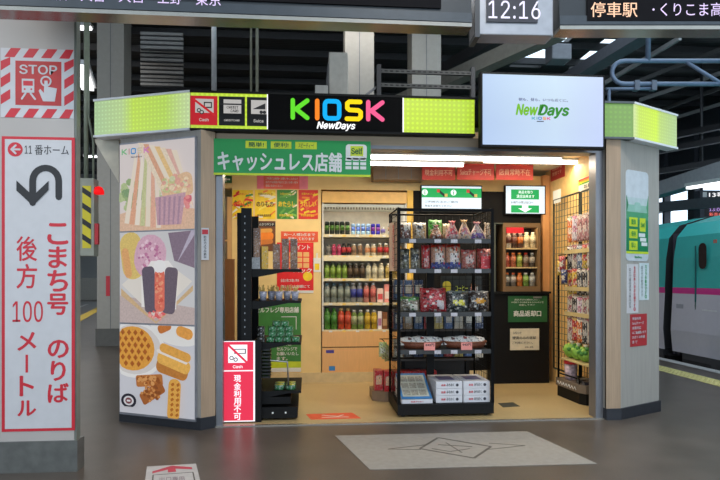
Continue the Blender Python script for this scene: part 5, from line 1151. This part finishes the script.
# ================================================================== LEFT BLACK SHELVING
lY = .12
t = thing('wall_shelving', 'tall black shelving unit with open shelves just inside the left of the opening', 'shelving', (onY(236, 300, lY).x, lY, .007))
ox = t.location.x; dep = .75
xc0, xc1 = onY(241, 300, lY).x - ox, onY(251.5, 300, lY).x - ox; zt1 = onY(246, 208, lY).z - .007; zt2 = onY(239, 213, lY + .1).z - .007
m = MB(); m.box(xc0, xc1, 0, .04, .0, zt1, BLK)
for i in range(28): m.box(xc0 + .03, xc0 + .036, -.001, 0, .15 + i * .06, .165 + i * .06, STEEL)
m.build('front_upright', t)
MB().box(0, xc0 - .004, .08, .12, 0, zt2, BLK).build('rear_upright', t)
MB().box(xc0, xc1, dep - .04, dep, 0, zt1, BLK).build('far_upright', t)
MB().box(xc0 - .0, xc0 + .02, .041, dep - .041, .1, zt1 - .3, BLK).build('back_panel', t)
xe = onY(301, 300, lY).x - ox
SQL = [269, 301, 343, 391.5]; ZL = [onY(280, q_, lY).z - .007 for q_ in SQL]
for z in ZL:
    s_ = MB().box(xc1 + .0, xe, .02, dep - .02, z - .02, z, BLK).build('shelf', t)
    m = MB(); m.plate([(xc1, z - .07), (xc1 + .05, z - .07), (xe * .8, z - .02), (xc1, z - .02)], .021, .006, BLK); m.build('bracket', s_)
m = MB(); m.box(xc0, xe - .03, .0, dep, .02, .115, BLK); b_ = m.build('base', t); 
m = MB(); m.box(xc0, xe - .09, .02, dep - .02, .14, .2, BLK); m.build('lower_box', t)
m = MB()
for f_ in (.55, .75): m.box(xe * f_, xe * f_ + .014, -.003, -.0005, .06, .075, WHITE)
m.build('labels', b_)
m = MB()
for i in range(9): m.box(xc1 + .002, xc1 + .16, .03, .2, ZL[2] - .07 - i * .03, ZL[2] - .055 - i * .03, M((16, 16, 17), .4))
m.build('slatted_rack', t)
m = MB(); m.tube([(xc1 - .02, .05, ZL[3] + .26), (xc1 + .12, .05, ZL[3] + .27), (xe - .12, .05, ZL[3] + .25), (xe - .11, .05, ZL[3] + .04)], .008, STEEL); m.build('wire_guard', t)
WX = lambda p: onY(p, 300, lY + .1).x
zz = lambda i: ZL[i] + .007 + .002
pm_ = (lY + .1 + 5.156) / F
kraft = (125, 82, 52)
pack((WX(257), lY + .08, zz(0)), .06, .36, .06, kraft, 'tall brown printed carton at the left of the top black shelf', 'brown cartons on the top black shelf', (160, 115, 80))
for i in range(3): pack((WX(276.5 + i * 8.6), lY + .08 + .03 * i, zz(0)), .062, .22 + .05 * (i > 0), .07, kraft, 'brown printed carton, %s of three on the top black shelf' % ORD[i], 'brown cartons on the top black shelf', (160, 115, 80))
pack((WX(256), lY + .03, zz(0)), .08, .1, .04, (150, 150, 150), 'small grey box before the tall brown carton', None, None)
o = pack((WX(265), lY + .1, zz(0)), .06, .2, .05, (225, 175, 40), 'leaning yellow packet on the top black shelf', None, None, name='snack_packet', cat='packet', rz=.4)
for i in range(5):
    x = WX(263 + i * 8.0); y = lY + .1 + (i % 2) * .09
    o = thing('snack_cup', 'clear cup of dried snacks, %s from left on the second black shelf' % ORD[i], 'cup', (x, y, zz(1)), 0, 'clear snack cups on the second black shelf')
    MB().lathe([(.026, 0), (.036, .08), (.034, .08)], M((150, 150, 165), .15, noise=.3, scale=70), 14).build('cup', o)
    m = MB(); g = random.Random(i)
    for k_ in range(22):
        a = g.random() * 6.28; r_ = g.random() * .02; m.tube([(math.cos(a) * r_, math.sin(a) * r_, .07), (math.cos(a) * r_ * 2.2, math.sin(a) * r_ * 2.2, .095 + g.random() * .045)], .003, M((205, 170, 95), .6), 4)
    m.build('contents', o)
def tin(loc, r, h, label, group, top=(40, 110, 60), side=(40, 120, 65)):
    def mk(): return MB().lathe([(r * .96, 0), (r, h * .06), (r, h * .94), (r * .96, h)], P_(side), 16).data(), MB().lathe([(r * .93, h + .0005), (r * .93, h + .003)], P_(top, .2), 16).data()
    b, l = proto(('tin', r, h, top, side), mk); o = link('food_tin', b, None, loc, 0, label, 'tin', group); link('lid', l, o)
n_ = 0
for lev in range(4):
    for k_ in range([4, 3, 3, 2][lev]):
        x = WX(270.5 + k_ * 8.4 + [0, 2, 2, 6][lev]); 
        if x > ox + xe - .035: x = ox + xe - .035
        tin((x, lY + .09, zz(2) + lev * .047), .036, .042, 'green food tin, %s from left in %s layer, third black shelf' % (ORD[k_], ['the bottom', 'the second', 'the third', 'the top'][lev]), 'green tins stacked on the third black shelf')
for lev in range(3):
    tin((WX(261), lY + .09, zz(2) + lev * .047), .034, .042, 'black food tin, %s of its stack at the left of the third black shelf' % ['bottom', 'middle', 'top'][lev], 'black tins stacked on the third black shelf', (25, 25, 22), (30, 32, 26))
for k_ in range(4):
    tin((WX(279.5 + k_ * 0) + (k_ % 2) * .1, lY + .1 + (k_ // 2) * .11, zz(3)), .045, .042, 'yellow lidded green tin, %s on the lowest black shelf' % ['front left', 'front right', 'rear left', 'rear right'][k_], 'yellow lidded tins on the lowest black shelf', (190, 180, 60), (50, 115, 70))
# ---- pink no-cash stand sign
yS2 = -.02 + onZ(238, 423).y; r = rect(221.5, 340.5, 255.5, 422, yS2)
t = thing('no_cash_stand', 'glowing pink standing sign with crossed out cash symbol at the left of the opening', 'sign', (r[0], yS2, .009)); w = r[1] - r[0]; h = r[3] - .009
pk = M((235, 55, 85), emit=.85)
MB().box(0, w, .0, .05, 0, h, BLK).build('housing', t); MB().box(w, w + .05, .006, .06, 0, h, BLK).build('side_case', t)
MB().box(.004, w - .004, -.006, -.0005, .008, h - .004, M((250, 245, 250), emit=.95)).build('white_border', t)
m = MB(); m.plate(R(.012, w - .018, .018, h * .625), -.008, .001, pk); m.plate(R(.012, w - .018, h * .64, h * .985), -.008, .001, pk); m.build('pink_fields', t)
wp = M((250, 245, 250), emit=1)
m = MB(); m.plate(R(w * .2, w * .76, h * .73, h * .95), -.010, .001, wp)
m.plate(R(w * .38, w * .72, h * .84, h * .9), -.012, .001, INK); m.plate(R(w * .41, w * .69, h * .85, h * .89), -.0135, .001, wp)
for q_ in ((.3, .79), (.42, .77)): m.plate(disc(w * q_[0], h * q_[1], .018), -.012, .001, INK); m.plate(disc(w * q_[0], h * q_[1], .011), -.0135, .001, wp)
stroke(m, [(w * .2, h * .95), (w * .76, h * .73)], .009, -.015, pk, .001); text(m, 'Cash', w * .34, w * .62, h * .665, h * .7, -.010, wp, .02); m.build('cash_symbol', t)
m = MB(); vtext(m, '現金利用不可', w * .47, w * .2, h * .585, h * .03, -.010, wp, .03); m.build('lettering', t)

# ================================================================== RIGHT WIRE GRID RACK
t = thing('wire_grid_stand', 'black wire grid stand of hanging packets along the right inner wall', 'display rack', (0, 0, 0)); XG = XR - .1
gy0, gy1 = .25, 1.58; zgt = 2.15
pv = [onZ(556, 396), onZ(579, 405)]
bw_ = M((112, 100, 88), .5); hb = onX(579, 388, pv[1].x).z
bp_ = [(pv[1].x, pv[1].y), (XR - .01, pv[1].y - .1), (XR - .01, 1.6), (pv[0].x + .1, 1.5), (pv[0].x, pv[0].y)]
bp_ = [(3.405, 1.02), (3.43, .54), (3.47, .46), (XR - .01, .46), (XR - .01, 1.02)]
MB().prism([(3.42, 1.01), (3.445, .55), (3.48, .475), (XR - .02, .475), (XR - .02, 1.01)], .007, .12, BLK).build('base', t)
m = MB(); m.prism([(p[0], p[1]) for p in bp_], .12, .2, bw_)
m.build('tray', t)
m = MB()
for i in range(7): m.tube([(3.425 - i * .0028, .58 + i * .06, .14), (3.423 - i * .0028, .605 + i * .06, .17), (3.422 - i * .0028, .63 + i * .06, .14)], .004, WHITE, 4)
m.build('tray_pattern', t)
for (a_, b_) in ((gy0, .88), (.92, gy1)):
    wire_panel('grid_panel', t, (XG, a_), (XG, b_), .21, zgt, 9, 28, .003, .011, M((42, 50, 44), .4, .3))
m = MB(); m.tube([(3.42, .985, .2), (3.42, .985, 1.30), (3.5, .985, 1.46), (XG - .02, .985, 1.50)], .012, bar, 8); m.build('bent_frame', t)
m = MB(); m.tube([(3.45, .56, .2), (3.45, .56, .25), (3.42, .97, .25)], .008, bar, 8); m.build('lower_frame', t)
shc = M((200, 180, 130), .4)
RZs = [1.52, 1.22, .98]
for i, z in enumerate((1.5, 1.12, .86)): MB().box(XG - .15, XG - .135, .3, .95, z, z + .04, shc).build('label_rail', t); 
m = MB()
hk = []
pal = [((235, 235, 225), (40, 150, 70), 'white and green'), ((230, 120, 50), (240, 225, 200), 'orange'), ((225, 215, 225), (200, 120, 150), 'pale pink'), ((190, 130, 130), (225, 200, 190), 'dusty pink'), ((150, 60, 80), (220, 190, 190), 'maroon'), ((90, 110, 140), (200, 200, 210), 'slate blue'), ((215, 180, 60), (200, 60, 60), 'yellow'), ((190, 45, 50), (230, 190, 100), 'red'), ((60, 56, 54), (190, 180, 170), 'dark grey'), ((205, 195, 180), (150, 60, 70), 'beige')]
rowsd = [('top', 1.88, .26, [(0, 1.3), (1, 1.14), (1, 1.04), (2, .94), (2, .84), (3, .72), (3, .62), (3, .52), (4, .42), (3, .32)]),
         ('second', 1.58, .24, [(9, 1.34), (8, 1.1), (2, .98), (9, .88), (8, .78), (5, .66), (6, .54), (6, .44), (9, .34)]),
         ('third', 1.34, .26, [(5, 1.22), (6, 1.08), (7, .98), (6, .9), (5, .78), (8, .68), (9, .58), (8, .5), (5, .42), (9, .34)]),
         ('fourth', 1.06, .22, [(9, 1.2), (9, 1.1), (7, 1.0), (8, .9), (9, .8), (2, .7), (8, .62), (9, .54), (4, .46), (9, .36)]),
         ('fifth', .84, .24, [(8, 1.14), (9, 1.0), (8, .9), (7, .8), (5, .7), (1, .6), (2, .5), (8, .4), (4, .32)])]
for rn, z, hh, its in rowsd:
    seq = [c_ for c_, _ in its] + [9, 8, 3]
    for j in range(12):
        ci = seq[j]; y = .93 - j * .056; body, pt, nm = pal[ci]; xh = XG - .085 - (.035 if j % 2 else 0); z_ = z + (.012 if j % 3 == 0 else 0)
        hk.append(([(XG, y, z_ + .004), (xh - .02, y, z_ + .004)]))
        me = proto(('hp', ci, hh), lambda: bagmesh(.066, hh, .02, pat(pt, body, pt, tl=.86, pl=(.15, .85, .3, .6))))
        o = link('hanging_packet', me, None, (xh, y, z_ - hh), -math.pi / 2 + .6, '%s packet, %s from rear in the %s hook row at right' % (nm, ORD[j], rn), 'packet', 'packets hanging in the %s hook row' % rn)
for a_, b_ in hk: MB().tube([a_, b_], .0025, M((205, 205, 205), .3, .8), 4).build('hook', t)
# plush toy-like bright packet cluster on the bent frame
for i, (c, dz) in enumerate((((220, 190, 40), 0), ((200, 50, 60), .05), ((50, 60, 120), -.09))):
    o = link('toy_packet', bagmesh(.07, .15, .06, pat(c, c, (235, 220, 200))), None, (XG - .2, .93 - i * .045, 1.28 + dz), -.9, '%s toy packet in the bright cluster at the front of the right grid' % ['yellow', 'red', 'navy blue'][i], 'packet', 'bright toy packets at the front of the right grid')
    # hung by its own loop
    MB().tube([(0, 0, .15), (0, 0, 1.49 - (1.28 + dz))], .002, STEEL, 4).build('cord', o)
MB().tube([(XG - .2, .8, 1.49), (XG - .2, .985, 1.49)], .006, bar).build('side_arm', t)
# shelf with the green net packs
m = MB(); m.box(XG - .2, XG - .02, .28, .93, .405, .42, shc); m.build('wire_shelf', t)
gcol_ = M((120, 165, 60), .6, noise=.35, scale=50, bump=.5)
def sphere(m, c, r, mat, sx=1, sy=1, sz=1, n=12):
    m.lathe([(r * math.sin(math.pi * i / n), -r * math.cos(math.pi * i / n) * sz) for i in range(n + 1)], mat, 14, c=c, sx=sx, sy=sy)
for i, (x, y, z, r_) in enumerate(((XG - .11, .86, .422, .078), (XG - .11, .70, .422, .075), (XG - .11, .54, .422, .075))):
    o = thing('vegetable_snack_bag', 'round leafy green bag, %s from the rear on the lower shelf of the right grid' % ORD[i], 'snack', (x, y, z), 0, 'round green bags on the right grid shelf')
    m = MB(); sphere(m, (0, 0, r_ * .9), r_, gcol_, 1, 1, .9); m.build('bag', o); g = random.Random(i); m = MB()
    for k_ in range(14):
        a = g.random() * 6.28; e = g.uniform(.1, 1.1); d = Vector((math.cos(a) * math.cos(e), math.sin(a) * math.cos(e), math.sin(e))); p = Vector((0, 0, r_ * .9)) + d * r_ * .93
        sphere(m, tuple(p), .022, [M((150, 190, 80), .6), M((70, 130, 55), .6)][k_ % 2], n=6)
    m.build('leafy_print', o)
    MB().lathe([(.008, r_ * 1.75), (.012, r_ * 1.95), (.03, r_ * 2.25)], M((225, 215, 190), .5), 8).build('twisted_top', o)
o = thing('red_lidded_tub', 'white and purple tub with red lid on the tray of the right grid stand', 'tub', (3.5, .86, .202)); MB().lathe([(.06, 0), (.066, .16), (.066, .16)], M((190, 170, 180), .4, noise=.5, scale=30), 18).build('tub', o); MB().lathe([(.07, .16), (.07, .19), (.06, .195)], RPAP, 18).build('lid', o)
for i in range(4):
    pack((3.52 + .06 * (i % 2), .5 + i * .06, .202), .1, .03, .05, [(50, 48, 60), (90, 60, 60), (60, 60, 60), (180, 170, 150)][i], 'flat %s packet, %s from the front on the right tray' % (['navy', 'brown', 'dark grey', 'beige'][i], ORD[i]), 'flat packets on the tray of the right grid', None, 'snack_packet', 'packet')

# ================================================================== RIGHT PILLAR STICKERS
angR = math.atan2(Fp.y - E.y, Fp.x - E.x); eu = Vector((math.cos(angR), math.sin(angR), 0)); en = Vector((-math.sin(angR), math.cos(angR), 0))
def rp_(px_, py):
    d = ray(px_, py); k_ = (E - CAM).dot(en) / d.dot(en); P = CAM + d * k_; return (P - E).dot(eu), P.z
def psign(name, label, cat, p, mat, rounded=0):
    xa_, _ = rp_(p[0], 280); xb_, _ = rp_(p[2], 280); _, zt = rp_((p[0] + p[2]) / 2, p[1]); _, zb = rp_((p[0] + p[2]) / 2, p[3]); w, h = xb_ - xa_, zt - zb
    loc = E + eu * xa_; o = thing(name, label, cat, (loc.x, loc.y, zb), angR); m = MB()
    m.plate(rr(w / 2, h / 2, w, h, 0, rounded) if rounded else R(0, w, 0, h), -.004, .0035, mat); m.build('panel', o); return o, w, h, -.004
o, w, h, yf = psign('shop_sticker', 'tall rounded white and green sticker on the right kiosk pillar', 'sticker', (625.5, 171, 648, 261), M((200, 205, 210), .35), .12)
m = MB(); gs = [M((185, 200, 200), .35), M((140, 185, 165), .35), M((70, 150, 100), .35), M((30, 125, 75), .35)]
for i, (a_, b_) in enumerate(((.62, .70), (.54, .62), (.46, .54), (.1, .46))): m.plate(R(0.004, w - .004, h * a_, h * b_), yf - .001, .001, gs[i])
m.plate([(.004, h * .7), (.004, h * .5), (w * .1, h * .62), (w * .02, h * .72)], yf - .002, .001, gs[3]); m.plate([(w - .004, h * .74), (w - .004, h * .5), (w * .9, h * .6)], yf - .002, .001, gs[2])
m.plate(R(0.004, w - .004, h * .08, h * .105), yf - .002, .001, yst)
for i in range(3): m.plate(R(w * .14, w * .5, h * (.38 - i * .13), h * (.48 - i * .13)), yf - .002, .001, yst); text(m, ['簡単', '便利', '早い'][i], w * .22, w * .42, h * (.4 - i * .13), h * (.46 - i * .13), yf - .004, GRN, .02)
m.plate(R(w * .6, w * .86, h * .33, h * .48), yf - .002, .001, yst); text(m, 'Self', w * .64, w * .82, h * .38, h * .43, yf - .004, GRN, .02)
for i in range(3): m.plate(R(w * (.56 + i * .06), w * (.84 + i * .05), h * (.27 - i * .05), h * (.31 - i * .05)), yf - .002, .001, WHITE)
m.plate(rr(w * .5, h * .6, w * .28, h * .1, 0, .3), yf - .002, .001, M((150, 190, 175), .4)); text(m, 'NewDays', w * .38, w * .7, h * .025, h * .055, yf - .002, GRN, .02); m.build('printed_picture', o)
for lb, p, mt, ic, st in (('left of the two white vertical notices on the right kiosk pillar', (626.5, 264, 638, 313), WPAP, RPAP, '当店は無人決済店舗です。'), ('right of the two white vertical notices on the right kiosk pillar', (639, 263, 648.5, 300), M((205, 215, 218), .4), GRN, 'カメラ作動中です。')):
    o, w, h, yf = psign('notice', lb, 'notice', p, mt); m = MB(); vtext(m, st, w * .65, w * .35, h * .96, h * .04, yf - .002, ic, .02); vtext(m, st[::-1], w * .25, w * .2, h * .92, h * .1, yf - .002, INK, .0)
    m.build('lettering', o)
o, w, h, yf = psign('notice', 'red square notice with white lines on the right kiosk pillar', 'notice', (630, 314, 646.5, 346), M((175, 40, 45), .45)); m = MB()
for i, s_ in enumerate(['現金利用', 'Suicaチャージ', '店員対応', 'はご遠慮願います', 'お近くの係員', 'まで']): text(m, s_, w * .1, w * (.6, .8, .62, .92, .86, .4)[i], h * (.82 - i * .145), h * (.91 - i * .145), yf - .002, WPAP, .02)
m.build('lettering', o)

# ================================================================== FLOOR STICKERS
def gquad(name, label, cat, pts, mat, z=.003): 
    P = [onZ(*p) for p in pts]; m = MB(); m.prism([(p.x, p.y) for p in P][::-1], .0008, z, mat); return m.build(name, label=label, cat=cat), P
def bil(P, u, v):   # P: TL,TR,BR,BL
    a_ = P[0].lerp(P[1], u); b_ = P[3].lerp(P[2], u); return a_.lerp(b_, v)
fw = M((146, 141, 134), .5, noise=.08, scale=20)
o, P = gquad('floor_sticker', 'large pale floor mat graphic with star outline before the kiosk', 'floor sticker', [(335, 436), (527, 431.5), (597, 464), (370, 470)], fw)
def gline(o, pts, w, mat, z=.0032, name='printed_star'):
    m = MB()
    for a_, b_ in zip(pts, pts[1:]):
        d = (b_ - a_); d.z = 0; n = Vector((-d.y, d.x, 0)).normalized() * w / 2
        m.prism([tuple(a_ - n)[:2], tuple(b_ - n)[:2], tuple(b_ + n)[:2], tuple(a_ + n)[:2]], z, z + .0006, mat)
    return m.build(name, o)
dk = M((88, 82, 76), .5); gd = lambda *p: onZ(*p)
gline(o, [gd(438, 438), gd(491, 447), gd(474, 458.5), gd(420, 449), gd(438, 438)], .02, dk, name='diamond_outline')
gline(o, [gd(388, 449.5), gd(427, 445), ], .012, dk, name='left_spike'); gline(o, [gd(388, 449.5), gd(421, 450)], .012, dk, name='left_spike'); gline(o, [gd(525, 446), gd(489, 443.5)], .012, dk, name='right_spike'); gline(o, [gd(525, 446), gd(486, 450)], .012, dk, name='right_spike')
gline(o, [gd(438, 445), gd(472, 447)], .012, dk, name='printed_script'); gline(o, [gd(432, 449), gd(450, 452), gd(470, 449)], .012, dk, name='printed_script'); gline(o, [gd(446, 443), gd(462, 453)], .01, dk, name='printed_script')
o, P = gquad('floor_sticker', 'white floor sticker with red arrow at the lower left of the platform', 'floor sticker', [(147, 467), (196, 464), (203, 492), (143, 494)], M((190, 185, 182), .5))
m = MB(); ar = [bil(P, u, v) for u, v in ((.12, .22), (.5, .03), (.9, .14), (.9, .22), (.57, .16), (.58, .28), (.42, .29), (.42, .18), (.12, .3))]; m.add([(p.x, p.y, .0038) for p in ar], [tuple(range(len(ar)))[::-1]], M((195, 60, 80), .5)); m.build('red_arrow', o)
# lettering and frame on the sticker
gline(o, [bil(P, .14, .95), bil(P, .14, .36), bil(P, .9, .33), bil(P, .9, .95)], .008, dk, name='frame_line')
m = MB(); tm = MB()
for j, s_ in enumerate(('出口専用', 'おならび')):
    vs, fs = text_raw(s_, .03, 0, 1); ax, bx = min(v[0] for v in vs), max(v[0] for v in vs); ay, by = min(v[1] for v in vs), max(v[1] for v in vs); pts = []
    for v in vs: p = bil(P, .26 + .46 * (v[0] - ax) / (bx - ax), .62 + j * .2 - .16 * (v[1] - ay) / (by - ay)); pts.append((p.x, p.y, .0036))
    tm.add(pts, fs, M((120, 95, 110), .5))
tm.build('lettering', o)
o, P = gquad('floor_sticker', 'orange red floor sticker just inside the kiosk threshold', 'floor sticker', [(306, 415), (352, 413.5), (361, 419), (311, 420.3)], M((225, 85, 50), .5), .0085); gline(o, [bil(P, .3, .3), bil(P, .6, .6), bil(P, .75, .35)], .012, w_, .0087, 'white_mark'); gline(o, [bil(P, .25, .7), bil(P, .8, .75)], .012, w_, .0087, 'white_mark')
o, P = gquad('floor_sticker', 'small dark floor sticker beside the right side of the wire rack', 'floor sticker', [(498, 404), (513, 403), (520, 407), (503, 408)], M((60, 62, 55), .5), .0085)

# ================================================================== LIGHT
wd = bpy.data.worlds.new('daylight'); SC.world = wd; wd.use_nodes = True
wd.node_tree.nodes['Background'].inputs[0].default_value = (.70, .85, 1.0, 1); wd.node_tree.nodes['Background'].inputs[1].default_value = 2.0
def area(name, loc, sx, sy, e, color=(1, 1, 1), rot_=(0, 0, 0)):
    li = bpy.data.lights.new(name, 'AREA'); li.shape = 'RECTANGLE'; li.size = sx; li.size_y = sy; li.energy = e; li.color = color
    o = bpy.data.objects.new(name, li); COL.objects.link(o); o.location = loc; o.rotation_euler = rot_; return o
p = Vector((-.9, 3.0, 5.12)); lamp_ = tube_lamp(p, p + Vector((3.2, 0, 0)), 'long fluorescent lamp above the rear of the kiosk roof', 5, .16, 'fill_lamp')  # added out of sight behind the overhead board to brighten the columns
for x_ in (.4, 2.8): MB().tube([(x_, 0, .06), (x_, 0, 1.1)], .012, STEEL, 6).build('suspension_rod', lamp_)
area('fill_light', (.7, 3.0, 5.06), 3.1, .15, 24, (1, .96, .9), (math.radians(40), 0, 0))
p = Vector((-4.6, 6.6, 6.0)); lamp_ = tube_lamp(p, p + Vector((1.3, 0, 0)), 'fluorescent lamp close under the roof before the louvres', 5, .16, 'fill_lamp')  # added to brighten the louvres and columns
area('fill_light', (-3.95, 6.6, 5.94), 1.2, .15, 24, (1, .96, .9), (math.radians(30), 0, 0))
for y_, lb_ in ((11, 'fluorescent lamp over the rear platform, nearer of its pair'), (17, 'fluorescent lamp over the rear platform, farther of its pair')):
    p = Vector((-7.2, y_, 5.6)); lamp_ = tube_lamp(p, p + Vector((1.3, 0, 0)), lb_, 5, .16, 'fill_lamp')  # added pair that lifts the dark far left of the platform
    for x_ in (.2, 1.1): MB().tube([(x_, 0, .06), (x_, 0, .6)], .012, STEEL, 6).build('suspension_rod', lamp_)
    area('fill_light', (-6.55, y_, 5.55), 1.2, .15, 110, (1, .96, .9))
# unseen strip lamps added as fill, in front of and beside the kiosk
for i, (x, y) in enumerate(((-3.0, -3.2), (1.0, -3.6), (2.2, -1.2), (-7.5, .5), (-4.6, 3.0))):
    p = Vector((x, y, 4.3)); tube_lamp(p, p + Vector((1.3, 0, 0)), ['fluorescent lamp over the platform left of the camera', 'fluorescent lamp over the platform above the camera', 'fluorescent lamp over the platform before the kiosk', 'fluorescent lamp over the far left of the platform', 'fluorescent lamp over the platform behind the left column'][i], 6, .16, 'fill_lamp')
    lamp_ = bpy.data.objects[[o_.name for o_ in COL.objects if o_.name.startswith('fill_lamp')][-1]]
    for x_ in (.2, 1.1): MB().tube([(x_, 0, .06), (x_, 0, 1.9)], .012, STEEL, 6).build('suspension_rod', lamp_)
    area('fill_light', (x + .65, y, 4.25), 1.2, .15, 42, (1, .96, .9))
SC.view_settings.view_transform = 'Standard'; SC.view_settings.look = 'None'; SC.view_settings.exposure = 0.0; SC.view_settings.gamma = 1
SC.view_settings.use_curve_mapping = False
SC.cycles.use_denoising = True
